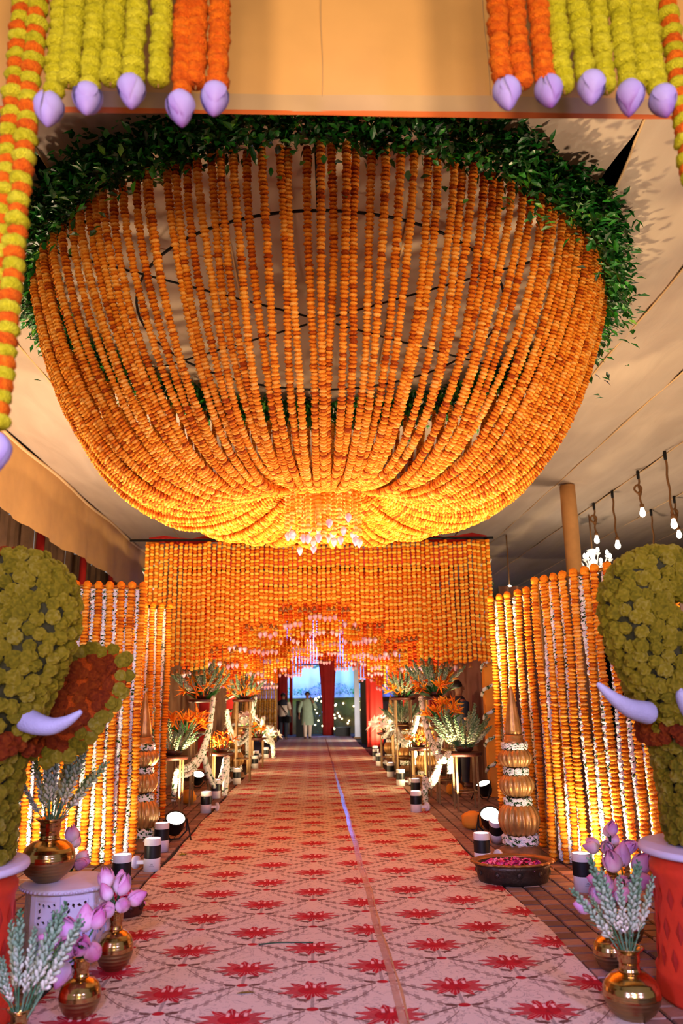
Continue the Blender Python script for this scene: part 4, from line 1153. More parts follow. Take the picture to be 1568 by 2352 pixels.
def spots_for(n, rad, h, seed):
    rd = random.Random(seed); out = []
    for i in range(n):
        a = 2*PI*i/max(1, n-2)+rd.uniform(-.3, .3) if i < n-2 else rd.uniform(0, 6)
        k = 1.0 if i < n-2 else 0.25
        rr = rad*k*rd.uniform(0.8, 1.1); z = h*(0.35 if i < n-2 else 1.0)*rd.uniform(0.7, 1.2)
        out.append((rr*math.cos(a), rr*math.sin(a), z, math.cos(a)*k*1.1, math.sin(a)*k*1.1, 0.75 if i % 2 else 0.25))
    return out

vb = vase('big brass vase on the white fretwork table', -1.60, 5.06, 0.155, 0.355, TZ+0.002)
tuberose('pale tuberose bunch in the big vase on the fretwork table', vb, 0.5, [(-0.16, 0.22), (-0.12, 0.36), (-0.08, 0.44), (-0.05, 0.38), (-0.02, 0.46), (0.02, 0.42), (0.06, 0.47), (0.11, 0.38), (0.17, 0.50), (0.19, 0.40), (0.27, 0.33), (0.02, 0.30), (-0.06, 0.28), (0.10, 0.30), (0.15, 0.25)], 901, 0.14)
p = onz(202, 2066); vb = vase('brass vase behind the fretwork table', p.x, 6.0, 0.10, 0.30)
lotuses('pink lotus bunch behind the fretwork table near a white lamp', vb, spots_for(9, 0.07, 0.16, 31), 31, 'lotus', 1.0)
p = onz(252, 2242); vb = vase('brass vase on the carpet edge right of the fretwork table', p.x, p.y+0.08, 0.103, 0.32)
lotuses('lilac lotus bunch above the vase right of the fretwork table', vb, [(-0.04, 0, 0.05, -0.5, -0.3, 1), (0.02, -0.02, 0.08, 0.25, -0.2, 1), (0.07, 0, 0.03, 0.9, -0.2, 0.5), (-0.02, -0.05, 0.0, -0.3, -1, 0.3), (0.035, -0.05, 0.02, 0.5, -0.9, 0.4), (-0.06, 0.04, 0.10, -0.4, 0.2, 1), (0.0, 0.05, 0.1, 0, 0.4, 1)], 32, 'lotus', 1.0)
p = onz(172, 2350); vb = vase('small brass vase at the lower left front of the carpet', p.x, p.y+0.06, 0.098, 0.27)
lotuses('dusky lotus bunch in the small vase at the lower left', vb, [(-0.10, 0, 0.05, -0.9, -0.3, 0.4), (-0.05, -0.03, 0.10, -0.4, -0.5, 0.8), (0.0, 0.0, 0.11, 0.1, -0.2, 1), (0.05, 0.0, 0.12, 0.35, -0.1, 1), (0.05, -0.05, 0.04, 0.5, -0.9, -0.1), (-0.03, -0.06, 0.05, -0.3, -1, 0.2), (-0.05, -0.06, -0.02, -0.3, -0.7, -0.8), (0.01, -0.07, 0.06, 0.1, -1, 0.3)], 33, 'lotus', 1.05)
p = onz(46, 2314, 0.25); vb = vase('brass pot at the lower left picture corner', p.x, p.y, 0.095, 0.25)
tuberose('green tuberose bunch at the lower left corner', vb, 0.4, [(-0.16, 0.22), (-0.13, 0.33), (-0.08, 0.30), (-0.03, 0.36), (0.03, 0.30), (0.07, 0.34), (0.12, 0.38), (0.16, 0.30), (0.22, 0.34), (0.02, 0.22), (-0.06, 0.2), (0.10, 0.22)], 902)
p = onz(1476, 2362); vb = vase('large brass vase at the lower right corner of the carpet', p.x, p.y+0.10, 0.130, 0.305)
tuberose('green tuberose bunch in the large lower right vase', vb, 0.4, [(-0.20, 0.30), (-0.14, 0.40), (-0.09, 0.34), (-0.04, 0.32), (0.02, 0.37), (0.06, 0.30), (0.10, 0.35), (0.17, 0.28), (-0.02, 0.24), (0.05, 0.2), (-0.1, 0.22)], 903)
p = onz(1432, 2262); vb = vase('medium brass vase behind the large lower right one', p.x+0.02, p.y+0.22, 0.092, 0.26)
lotuses('magenta lotus bunch behind the lower right tuberoses', vb, [(-0.09, 0, 0.05, -0.9, -0.3, 0.3), (-0.04, -0.03, 0.10, -0.4, -0.6, 0.7), (0.06, 0, 0.09, 0.7, -0.3, 0.6), (0.08, -0.03, 0.0, 0.8, -0.5, -0.2), (0.0, -0.05, 0.02, 0, -1, 0.0), (0.02, 0.03, 0.12, 0.1, 0.1, 1)], 34, 'lotus', 1.0)
vb = vase('brass vase against the right red drum', 1.86, 5.05, 0.095, 0.30)
lotuses('open lilac lotus bunch against the right red drum', vb, [(-0.10, 0, 0.05, -1, -0.3, 0.3), (-0.05, -0.02, 0.12, -0.35, -0.4, 1), (0.0, 0.0, 0.14, 0.1, -0.2, 1), (0.08, 0, 0.11, 0.7, -0.2, 0.8), (0.05, -0.05, 0.06, 0.4, -0.9, 0.3), (-0.03, -0.06, 0.05, -0.2, -1, 0.2), (0.12, -0.02, 0.02, 1, -0.3, 0), (-0.06, -0.05, 0.0, -0.6, -0.8, -0.2)], 35, 'lotus', 1.2)
p = onz(1410, 2068); vb = vase('small brass vase next to the right white lamp', p.x+0.03, p.y+0.08, 0.105, 0.27)
lotuses('pink lotus bunch next to the right white lamp', vb, spots_for(10, 0.09, 0.17, 36), 36, 'lotus', 1.05)

# petal bowls
def bowl(label, x, y, rx, ry, h, mat, rim, plabel, seed, scal=24):
    t = thing('petal_bowl', label, 'bowl', (x, y, 0), 0, 'petal bowls')
    b_ = MB(); b_.lathe([(0.05, 0.02), (0.78, 0.0), (0.82, 0.03), (0.86, 0.25), (0.90, 0.7), (0.93, 0.86), (0.86, 0.86), (0.80, 0.45), (0.05, 0.40)], 64); 
    b_.v = [(v[0]*rx, v[1]*ry, v[2]*h) for v in b_.v]; b_.build('body', mat, t)
    b_ = MB(); rg = []
    for rr, z in ((0.90, 0.84), (1.0, 0.90), (1.02, 0.95), (0.97, 1.0), (0.88, 0.97), (0.86, 0.86)):
        rg.append([Vector((rx*rr*(1+(0.022*math.cos(scal*2*PI*j/192) if rr > 0.95 else 0))*math.cos(2*PI*j/192), ry*rr*(1+(0.022*math.cos(scal*2*PI*j/192) if rr > 0.95 else 0))*math.sin(2*PI*j/192), h*z)) for j in range(192)])
    b_.rings(rg, False); b_.build('scalloped_rim', rim, t)
    for k in range(10):
        a = 2*PI*k/10-PI/2; b_ = MB(); b_.lathe([(0.022, 0.0), (0.02, 0.006), (0.012, 0.004), (0.006, 0.01)], 10)
        o = b_.build('rosette', mat, t); o.location = (0.885*rx*math.cos(a), 0.885*ry*math.sin(a), 0.5*h); o.rotation_euler = (PI/2, 0, a+PI/2); o.scale = (1, 1, 1.2)
    pm = MB(); rd = random.Random(seed)
    for i in range(170):
        a = rd.uniform(0, 2*PI); q = math.sqrt(rd.random())*0.76
        z = h*(0.50+0.55*(1-q)*rd.random()+0.1)
        d = (rd.uniform(-1, 1), rd.uniform(-1, 1), rd.uniform(-0.1, 0.9))
        pm.leaf((rx*q*math.cos(a), ry*q*math.sin(a), z), d, rd.uniform(0.035, 0.055), rd.uniform(0.03, 0.045), 0.5, 0.5, rd.random(), 3)
    pm.v = [(v[0]+x, v[1]+y, v[2]) for v in pm.v]
    o = pm.build('rose_petals', MT['petal'], None); tag(o, plabel, 'petals', kind='stuff')
bowl('oval bronze bowl with scalloped rim right of the carpet', 1.60, 6.78, 0.335, 0.26, 0.165, MT['bronze'], MT['rim'], 'pink petals filling the oval bronze bowl', 1)
bowl('round brown clay bowl left of the carpet beside the fretwork table', -1.36, 6.02, 0.16, 0.16, 0.13, MT['tray'], MT['tray'], 'magenta petals in the small brown bowl', 2, 0)

# ------------------------------------------------------------------ lamps on the ground
def can_lamp(label, x, y, side=1, mark=False, s=1.0, tilt=0.0):
    t = thing('cylinder_lamp', label, 'lamp', (x, y, 0), 0, 'white cylinder lamps'); t.scale = (s, s, s)
    if tilt: t.rotation_euler = (0.0, tilt, 0.0)
    r = 0.073
    b_ = MB(); b_.lathe([(r, 0.0), (r, 0.105), (r*0.99, 0.108)], 28); b_.build('lower_body', MT['white'], t)
    b_ = MB(); rg = []
    for z in (0.108, 0.112, 0.210, 0.214):
        rg.append([Vector(((r*0.985+(0.0015 if j % 2 else -0.0015))*math.cos(2*PI*j/56), (r*0.985+(0.0015 if j % 2 else -0.0015))*math.sin(2*PI*j/56), z)) for j in range(56)])
    b_.rings(rg); b_.build('ribbed_band', MT['blackp'], t)
    b_ = MB(); b_.lathe([(r*0.99, 0.214), (r, 0.217), (r, 0.268), (r*0.96, 0.272), (r*0.92, 0.262)], 28, cap=False); b_.build('top_ring', MT['white'], t)
    b_ = MB(); b_.lathe([(0.002, 0.266), (r*0.93, 0.264), (r*0.93, 0.258), (0.002, 0.258)], 28); b_.build('lens', MT['lens'], t)
    b_ = MB(); b_.box((side*(r+0.03), 0.02, 0.07), (0.08, 0.035, 0.03)); b_.build('bracket_arm', MT['white'], t, False)
    b_ = MB(); b_.lathe([(0.02, -0.014), (0.052, -0.014), (0.055, -0.008), (0.055, 0.012), (0.02, 0.014)], 24); q = b_.build('wall_plate', MT['white'], t); q.location = (side*(r+0.075), 0.02, 0.07); q.rotation_euler = (0, PI/2, 0.5*side)
    if mark:
        b_ = MB()
        for (ax, az, bx, bz) in ((-0.010, 0, -0.005, 0.013), (-0.005, 0.013, 0, 0.002), (0, 0.002, 0.005, 0.013), (0.005, 0.013, 0.010, 0), (-0.022, -0.008, 0.022, -0.008)):
            pts = []
            for k in range(3):
                f = k/2; xx = ax+(bx-ax)*f; zz = az+(bz-az)*f; an = -PI/2+xx/r+0.15
                pts.append((r*1.004*math.cos(an), r*1.004*math.sin(an), 0.055+zz))
            b_.tube(pts, 0.0014, 4)
        b_.build('logo_print', MT['screenmark'], t)
    return t
LAMPS = [(273, 2050, -1, 'left lamp nearest the camera, beside the pink lotus vase', True), (345, 2003, -1, 'left lamp in front of the gold finial', True), (367, 1958, -1, 'left lamp just below the black flood light', False),
         (471, 1868, 1, 'left lamp in front of the first flower stand', False), (494, 1834, -1, 'left lamp behind the first stand legs', False), (543, 1802, -1, 'left lamp nearest the brown finial plinth', False), (546, 1786, -1, 'left lamp just behind the plinth lamp', False),
         (585, 1766, -1, 'left lamp in front of the second gold finial', False), (587, 1752, -1, 'small left lamp behind the second gold finial', False), (610, 1742, -1, 'farthest left lamp at the carpet edge', False),
         (1347, 2050, 1, 'right lamp nearest the camera, between bowl and lotus vase', True), (1112, 1990, 1, 'right lamp behind the oval bronze bowl', False),
         (957, 1868, 1, 'right lamp with side plate on the carpet edge', False), (956, 1832, 1, 'right lamp just behind the one with side plate', False), (921, 1806, 1, 'right lamp in the middle of the row', False), (898, 1786, 1, 'right lamp third from the far end of the row', False),
         (871, 1760, 1, 'right lamp second from the far end of the row', False), (863, 1748, 1, 'small right lamp close to the far end', False), (862, 1738, 1, 'farthest right lamp at the carpet edge', False)]
for px, py, sd_, lab, mk in LAMPS:
    p = onz(px, py); can_lamp('white and black cylinder lamp, '+lab, p.x, p.y+0.06, sd_, mk)
p = onz(1150, 1945); tl = can_lamp('tilted cylinder lamp glaring toward the camera below the right flood light', p.x, p.y+0.15, 1, False, 1.0)
tl.rotation_euler = (0.55, -0.28, 0.2); tl.location.z = 0.045

def flood(label, x, y, rz, tilt, legs=True):
    t = thing('flood_light', label, 'light', (x, y, 0), rz, 'black flood lights'); t.scale = (0.8, 0.8, 0.8)
    b_ = MB(); b_.lathe([(0.03, -0.20), (0.10, -0.19), (0.125, -0.12), (0.13, 0.0), (0.14, 0.005), (0.14, 0.03), (0.125, 0.03), (0.12, 0.015)], 28); h_ = b_.build('housing', MT['black'], t)
    h_.location = (0, 0, 0.27); h_.rotation_euler = (tilt, 0, 0)
    b_ = MB(); b_.lathe([(0.002, 0.02), (0.122, 0.018), (0.122, 0.012), (0.002, 0.012)], 28); b_.build('lens', MT['led'], h_)
    b_ = MB(); b_.tube([(-0.155, 0, 0.27), (-0.155, 0.0, 0.12), (-0.06, 0.02, 0.02), (0.06, 0.02, 0.02), (0.155, 0, 0.12), (0.155, 0, 0.27)], 0.012, 6); b_.build('yoke', MT['black'], t)
    for sx in (-1, 1):
        b_ = MB(); b_.tube([(sx*0.155, 0, 0.27), (sx*0.19, -0.14, 0.008)], 0.010, 6); b_.build('leg', MT['black'], t)
    return t
p = onz(402, 1935); flood('black flood light shining at the left edge of the carpet', p.x-0.02, p.y+0.1, 0.35, 0.62)
p = onz(1128, 1925); flood('black flood light shining below the right garland screen', p.x+0.02, p.y+0.1, -0.3, 0.66)
p = onz(452, 1812); flood('black flood light behind the left stand legs', p.x, p.y+0.1, 0.4, 0.5)
p = onz(1066, 1845); flood('black flood light behind the right stand legs', p.x+0.35, p.y+0.3, -0.9, 0.4)

# ------------------------------------------------------------------ gold finials of stacked gourds
def finial(label, x, y, s=1.0, spire=True):
    t = thing('gourd_finial', label, 'finial', (x, y, 0), 0, 'gold finials'); t.scale = (s, s, s)
    b_ = MB(); b_.lathe([(0.24, 0.0), (0.24, 0.035), (0.20, 0.05), (0.195, 0.085), (0.155, 0.095), (0.15, 0.14)], 32); b_.build('plinth', MT['stonebase'], t)
    def gourd(z, r, h, nm='gourd'):
        b = MB(); prof = [(0.35*r+0.65*r*math.sin(PI*(0.1+0.8*k/12))**0.75 if 0 < k < 12 else 0.42*r, z+h*k/12) for k in range(13)]
        b.lathe(prof, 72, (0, 0, 0), 18, 0.16); b.build(nm, MT['gold'], t)
    def ring(z, r, tk):
        b = MB()
        for q in range(3):
            b.tube([(r*math.cos(2*PI*i/40), r*math.sin(2*PI*i/40), z+tk*0.75*(q-1)+0.006*math.sin(i*1.7+q)) for i in range(41)], [tk*(0.7+0.25*math.sin(i*2.3+q)) for i in range(41)], 6, False, 0.5)
        b.t = [random.choice((0.0, 0.8, 0.95, 0.9, 0.3, 0.95)) for _ in b.v]
        b.build('jasmine_ring', MT['jasmine'], t)
    ring(0.165, 0.145, 0.03); gourd(0.19, 0.195, 0.30); ring(0.50, 0.115, 0.024); gourd(0.54, 0.165, 0.21); ring(0.77, 0.105, 0.022); gourd(0.80, 0.162, 0.18); ring(1.0, 0.11, 0.022)
    b_ = MB(); b_.lathe([(0.085, 1.0), (0.10, 1.02), (0.10, 1.05), (0.085, 1.06), (0.09, 1.09), (0.078, 1.10)], 28); b_.build('collar', MT['gold'], t)
    if spire:
        b_ = MB(); b_.lathe([(0.074, 1.10), (0.078, 1.14), (0.06, 1.28), (0.036, 1.42), (0.018, 1.52), (0.010, 1.55)], 40, (0, 0, 0), 10, 0.1); b_.build('spire', MT['gold'], t)
finial('gold gourd finial behind the oval bronze bowl', 1.90, 7.68)
finial('gold gourd finial half hidden by the left front screen', -1.80, 8.55)
p = onz(555, 1788); finial('second left gold gourd finial on a brown plinth down the aisle', -1.60, p.y+0.25, 1.0)
p = onz(590, 1748); finial('farthest left gold gourd finial near the lilies', -1.66, 19.4, 1.0)
finial('right gold gourd finial behind the tall stand legs', 1.98, 14.4, 1.0)
finial('right gold gourd finial in the middle of the stands', 1.92, 16.8, 1.0)
finial('farthest right gold gourd finial before the red drape', 1.80, 19.0, 1.0)

# ------------------------------------------------------------------ flower stands along the aisle
def stand(label, x, y, h, r, group='flower stands'):
    t = thing('flower_stand', label, 'stand', (x, y, 0), 0, group)
    b_ = MB(); b_.lathe([(0.02, h-0.05), (r*0.9, h-0.05), (r*0.98, h-0.035), (r, h-0.01), (r*0.97, h), (r*0.9, h-0.012), (0.02, h-0.014)], 32); b_.build('tray', MT['tray'], t)
    for k in range(4):
        a = PI/4+k*PI/2; q = (r*0.82*math.cos(a), r*0.82*math.sin(a))
        b_ = MB(); b_.box((q[0], q[1], (h-0.05)/2), (0.024, 0.024, h-0.05)); b_.build('leg', MT['steel'], t, False)
    for zf in (0.32, ) if h < 1.0 else (0.28, 0.66):
        for k in range(4):
            a = PI/4+k*PI/2; a2 = a+PI/2; z = h*zf
            b_ = MB(); b_.tube([(r*0.82*math.cos(a), r*0.82*math.sin(a), z), (r*0.82*math.cos(a2), r*0.82*math.sin(a2), z)], 0.011, 6); b_.build('stretcher', MT['steel'], t)
    return Vector((x, y, h))
def heli_mesh(seed):
    rd = random.Random(seed); b_ = MB()
    b_.tube([(0, 0, 0), (0.01, 0, 0.16), (0.03, 0, 0.30)], 0.008, 5, True, 0.15)
    for k in range(7):
        a = rd.uniform(-1.3, 1.3)+(PI if k % 3 == 0 else 0); el = rd.uniform(0.1, 1.2); L_ = rd.uniform(0.12, 0.20)
        d = Vector((math.cos(a)*math.cos(el), math.sin(a)*math.cos(el), math.sin(el))); p0 = Vector((0.03, 0, 0.27+0.008*k))
        b_.tube([p0, p0+d*L_*0.4+Vector((0, 0, 0.01)), p0+d*L_*0.8, p0+d*L_], [0.010, 0.019, 0.011, 0.001], 5, True, rd.uniform(0.2, 1.0), 0.5)
    return b_.mesh('heliconia_flower')
HEL = [heli_mesh(850+i) for i in range(3)]
def blade_mesh(seed, L_=0.45, W_=0.07):
    b_ = MB(); rd = random.Random(seed); b_.leaf((0, 0, 0), (0.18, 0, 1), L_, W_, rd.uniform(0.15, 0.45), 0.35, rd.uniform(0.2, 0.8), 8, up=(1, 0, 0)); return b_.mesh('leaf')
BLD = [blade_mesh(860+i) for i in range(3)]
def lily_mesh(seed):
    rd = random.Random(seed); b_ = MB(); b_.tube([(0, 0, 0), (0, 0, 0.2)], 0.006, 5, True, 0.0)
    for k in range(6):
        a = 2*PI*k/6; b_.leaf((0, 0, 0.2), (math.cos(a), math.sin(a), 1.0), 0.12, 0.045, 0.5, 0.3, rd.uniform(0.6, 1), 4)
    return b_.mesh('lily_flower')
LIL = [lily_mesh(870+i) for i in range(2)]
def fan(t, meshes, name, mat, n, h, spread, rd, face=0.0, base=0.05):
    for i in range(n):
        a = 2*PI*i/n+rd.uniform(-.3, .3); el = rd.uniform(0.15, 1.0)*spread
        d = Vector((math.cos(a)*math.sin(el), math.sin(a)*math.sin(el)-face*0.3, math.cos(el)))
        me = meshes[i % len(meshes)]
        L0 = max(v.co.z for v in me.vertices) if len(me.vertices) < 400 else 0.45
        inst(me, name, mat, t, (base*math.cos(a), base*math.sin(a), 0.0), lean(d) @ Quaternion((0, 0, 1), rd.uniform(0, 6)), h*rd.uniform(0.75, 1.1)/L0)
def arrangement(label, base, kind, h, seed, n=1.0):
    rd = random.Random(seed)
    t = thing('flower_arrangement', label, 'flowers', base, 0, 'stand arrangements')
    b_ = MB(); b_.lathe([(0.02, 0.002), (0.09, 0.002), (0.12, 0.04), (0.125, 0.075), (0.11, 0.075), (0.02, 0.06)], 20); b_.build('bowl', MT['tray'], t)
    if 't' in kind: fan(t, TUB, 'tuberose_stalk', MT['tuberose'], int(22*n), h, 0.95, rd)
    if 'h' in kind:
        fan(t, HEL, 'heliconia_flower', MT['heliconia'], int(11*n), h*0.8, 1.1, rd, 0.5)
        fan(t, BLD, 'leaf', MT['leaf_long'], int(10*n), h*0.6, 1.25, rd)
    if 'b' in kind: fan(t, BLD, 'leaf', MT['leaf_long'], int(7*n), h*0.62, 1.4, rd)
    if 'l' in kind:
        fan(t, LIL, 'lily_flower', MT['lily'], int(14*n), h*0.8, 1.1, rd, 0.5)
        fan(t, BLD, 'leaf', MT['leaf_long'], int(12*n), h*0.8, 1.4, rd)
        fan(t, HEL, 'heliconia_flower', MT['heliconia'], 3, h*0.7, 1.2, rd, 0.5)
def put(side, px, tray_y, Y, r, kind, h, lab, seed, n=1.0):
    p = at(px, tray_y, Y); hh = max(0.15, p.z)
    b = stand('%s, %s' % ('tall tray stand' if hh > 1.0 else 'low tray stand', lab), p.x, Y, hh, r)
    nm = {'t': 'tuberose spikes', 'h': 'orange heliconias and leaves', 'th': 'tuberose and orange heliconia mix', 'tb': 'tuberose spikes with dark leaves', 'hb': 'orange heliconias with long pale leaves', 'l': 'white lilies and greens', 'thb': 'mixed tuberose and heliconia'}[kind]
    arrangement(nm+' on the '+('tall' if hh > 1.0 else 'low')+' tray, '+lab, b, kind, h, seed, n)
put(-1, 398, 1736, 10.9, 0.20, 't', 0.45, 'left nearest the rear garland screen', 1, 1.2)
put(-1, 424, 1690, 11.9, 0.20, 'h', 0.58, 'left behind the low tuberose stand', 2, 1.8)
put(-1, 466, 1606, 12.8, 0.24, 'thb', 0.60, 'left first tall one under the curtain edge', 3, 1.6)
put(-1, 508, 1728, 13.4, 0.20, 'h', 0.45, 'left in front of the second finial', 4, 1.2)
put(-1, 560, 1606, 15.2, 0.22, 'thb', 0.46, 'left second tall one', 5, 1.4)
put(-1, 557, 1678, 17.1, 0.20, 'l', 0.45, 'left with lilies beside the finial', 6, 1.2)
put(-1, 592, 1694, 18.3, 0.20, 'h', 0.42, 'left beyond the lilies', 7)
put(-1, 614, 1700, 21.6, 0.22, 'l', 0.42, 'left last one at the carpet edge', 8)
put(1, 1066, 1727, 10.9, 0.24, 't', 0.60, 'right nearest the orange column', 11, 1.7)
put(1, 1018, 1660, 11.7, 0.20, 'h', 0.50, 'right behind the big tuberose stand', 12, 1.4)
put(1, 1000, 1600, 12.6, 0.26, 'thb', 0.60, 'right first tall one under the curtain edge', 13, 1.7)
put(1, 962, 1716, 13.4, 0.18, 'h', 0.36, 'right between the finials', 14)
put(1, 924, 1602, 15.0, 0.24, 'thb', 0.46, 'right second tall one', 15, 1.5)
put(1, 924, 1668, 15.9, 0.22, 't', 0.52, 'right with bushy tuberose above the gold gourds', 16, 1.6)
put(1, 888, 1682, 17.6, 0.22, 'l', 0.45, 'right with lilies near the red drape', 17, 1.2)

# jasmine swags draped between the stands
def swag(label, pts, r=0.03, strands=3, seed=0):
    rd = random.Random(seed); W_ = [at(px, py, Y) for px, py, Y in pts]; o0 = W_[0]
    t = thing('jasmine_swag', label, 'garland', o0, 0, 'jasmine swags')
    for k in range(strands):
        off = Vector((rd.uniform(-1, 1), rd.uniform(-1, 1), rd.uniform(-1, 1)))*r*0.9
        P = catmull([w-o0+off*(0.4+0.6*math.sin(PI*i/(len(W_)-1)))-Vector((0, 0, 0.03*k*math.sin(PI*i/(len(W_)-1)))) for i, w in enumerate(W_)], 14)
        b_ = MB(); b_.tube(P, [r*rd.uniform(0.65, 1.1) for _ in P], 7, True, 0.5); b_.t = [rd.choice((0.1, 0.75, 0.9, 0.95, 0.35, 0.85)) for _ in b_.v]; b_.build('jasmine_string', MT['jasmine'], t)
swag('jasmine swag from the left tall tray down to the low tray', [(491, 1600, 12.5), (484, 1660, 12.3), (466, 1722, 12.0), (438, 1760, 11.5), (412, 1768, 11.0), (404, 1790, 10.9), (399, 1838, 10.9)], 0.035, 4, 1)
swag('jasmine swag looping below the left heliconia stand', [(466, 1722, 12.0), (478, 1770, 12.4), (497, 1796, 12.8), (512, 1768, 13.0), (519, 1736, 13.1), (518, 1790, 13.1), (514, 1834, 13.1)], 0.035, 4, 2)
swag('jasmine swag in front of the left lily bowl', [(521, 1630, 15.0), (528, 1670, 15.1), (548, 1700, 15.3), (566, 1686, 15.6), (567, 1676, 15.7), (569, 1720, 15.7), (568, 1744, 15.7)], 0.035, 4, 3)
swag('jasmine swag hanging from the left second tall tray', [(586, 1602, 15.2), (580, 1640, 15.4), (570, 1672, 15.8)], 0.035, 3, 4)
swag('jasmine swag at the left last stand by the carpet', [(605, 1648, 19.5), (603, 1672, 19.8), (614, 1695, 20.3), (626, 1706, 20.8), (628, 1742, 21.0)], 0.045, 3, 5)
swag('jasmine swag from the right tall tray down the low stand', [(966, 1602, 12.4), (974, 1650, 12.0), (990, 1700, 11.6), (1012, 1738, 11.2), (1030, 1730, 10.8), (1033, 1776, 10.75)], 0.035, 4, 6)
swag('jasmine swag curling below the right low tray', [(1012, 1738, 11.2), (1006, 1762, 11.1), (996, 1785, 11.1), (982, 1797, 11.3), (976, 1790, 11.4), (977, 1842, 11.4)], 0.04, 3, 7)
swag('jasmine swag across the right gold gourds', [(960, 1640, 13.6), (950, 1670, 13.9), (938, 1692, 14.3), (922, 1694, 14.8), (908, 1668, 15.2)], 0.035, 4, 8)
swag('jasmine swag dropping from the right tuberose tray', [(908, 1668, 15.2), (914, 1700, 15.1), (913, 1722, 15.1)], 0.035, 3, 9)
swag('jasmine swag at the right lily stand', [(902, 1662, 16.6), (893, 1682, 17.0), (880, 1692, 17.2)], 0.045, 3, 10)
swag('jasmine swag right of the aisle joining the low tray edge', [(1020, 1668, 11.6), (1008, 1700, 11.4), (1004, 1728, 11.2)], 0.03, 3, 11)

# orange cloth bundles and drape panels behind stands
for (px, py, Y, lab) in ((1086, 1905, 9.6, 'crumpled orange cloth bundle beside the right flood light'), (430, 1846, 11.8, 'crumpled orange cloth bundle under the left stands'), (1045, 1828, 12.2, 'crumpled orange cloth bundle under the right low stand')):
    p = onz(px, py); b_ = MB(); rd = random.Random(px); rg = []
    for i in range(7):
        th = PI*(0.08+0.84*i/6); rg.append([Vector((math.sin(th)*0.14*math.cos(2*PI*j/18)*rd.uniform(0.75, 1.15), math.sin(th)*0.10*math.sin(2*PI*j/18)*rd.uniform(0.75, 1.15), 0.10-0.10*math.cos(th))) for j in range(18)])
    b_.rings(rg); tag(b_.build('cloth_bundle', MT['bloom_orange'] if False else MT['orangecloth'], None, True, (p.x, p.y, 0.0)), lab, 'cloth')
def wallcloth(name, label, x0, y0, x1, y1, z0, z1, mat, amp=0.05):
    b_ = MB(); v = []; f = []; n = 60
    d = Vector((x1-x0, y1-y0, 0)); nn = Vector((-d.y, d.x, 0)).normalized()
    for side in (0, 1):
        for i in range(n+1):
            p = Vector((x0, y0, 0))+d*(i/n)+nn*(amp*math.sin(i*1.05)+0.02*side)
            v += [(p.x, p.y, z0), (p.x, p.y, z1)]
    m = 2*(n+1)
    for s_ in (0, 1):
        for i in range(n): f.append((s_*m+2*i, s_*m+2*i+2, s_*m+2*i+3, s_*m+2*i+1))
    b_.add(v, f); tag(b_.build(name, mat, None), label, 'curtain')
wallcloth('side_curtain', 'maroon curtain wall behind the right flower stands', 2.80, 12.6, 2.75, 25, 0.02, 3.7, MT['maroon'], 0.04)
wallcloth('side_curtain', 'dark brown curtain wall behind the left flower stands', -2.62, 12.6, -2.62, 27, 0.02, 3.7, MT['brownwall'], 0.05)
wallcloth('side_curtain', 'brown curtain panel right of the orange column', 2.98, 12.4, 4.6, 12.6, 0.02, 3.2, MT['brownwall'], 0.05)
wallcloth('side_curtain', 'brown curtain panel beside the left curtain column', -2.8, 12.4, -4.5, 12.6, 0.02, 3.2, MT['brownwall'], 0.05)

# ------------------------------------------------------------------ lights under the tent ceiling on the right
def pendant(label, px0, py0, px1, py1, knot):
    p = onz(px0, py0, 6.06); q = at(px1, py1, p.y); L_ = p.z-q.z
    t = thing('rope_pendant', label, 'pendant lamp', (p.x, p.y, p.z), 0, 'rope pendant bulbs')
    dx = q.x-p.x
    b_ = MB(); b_.lathe([(0.03, 0.03), (0.035, 0.0), (0.03, -0.14), (0.02, -0.15)], 10); b_.build('ceiling_grip', MT['black'], t)
    P = [(dx*k/14*0.9+0.012*math.sin(k), 0, -0.12-(L_-0.3)*k/14) for k in range(15)]
    b_ = MB(); b_.tube(P, 0.022, 7); b_.build('rope', MT['rope'], t)
    if knot:
        c = Vector(P[6]); b_ = MB(); b_.tube([c+Vector((0.07*math.sin(2*PI*k/16)-0.03, 0.02*math.cos(k), 0.09*math.cos(2*PI*k/16))) for k in range(17)], 0.022, 7)
        b_.tube([c+Vector((0.02*math.sin(k*2), 0.02*math.cos(k*2), -0.06*k/3-0.05)) for k in range(5)], 0.035, 7); b_.build('knot', MT['rope'], t)
    e = Vector(P[-1])
    b_ = MB(); b_.lathe([(0.025, 0.02), (0.045, 0.0), (0.045, -0.07), (0.03, -0.075)], 12, e); b_.build('socket', MT['rope'], t)
    b_ = MB(); b_.lathe([(0.028, -0.075), (0.034, -0.11), (0.058, -0.18), (0.052, -0.235), (0.02, -0.265)], 14, e); b_.build('bulb', MT['bulb'], t)
pendant('knotted rope pendant bulb nearest the chandelier', 1363, 1158, 1369, 1240, True)
pendant('straight rope pendant bulb right of the cloth pole', 1405, 1130, 1417, 1252, False)
pendant('knotted rope pendant bulb above the right elephant', 1464, 1085, 1474, 1178, True)
pendant('long rope pendant bulb near the right picture edge', 1526, 1040, 1546, 1204, False)
pendant('short knotted rope pendant at the very right edge', 1547, 1142, 1558, 1228, True)
pendant('far thin rope pendant behind the right elephant', 1494, 1172, 1505, 1282, False)
pp = onz(1300, 1116, 6.05); pole = thing('tent_pole', 'orange cloth wrapped tent pole on the right', 'pole', (pp.x+0.02, pp.y, 0))
b_ = MB(); rg = []
for k in range(9):
    z = 6.05*k/8; rg.append([Vector((0.17*(1+0.04*math.sin(k*2+j))*math.cos(2*PI*j/14), 0.17*math.sin(2*PI*j/14), z)) for j in range(14)])
b_.rings(rg); b_.build('cloth_wrap', MT['polecloth'], pole)
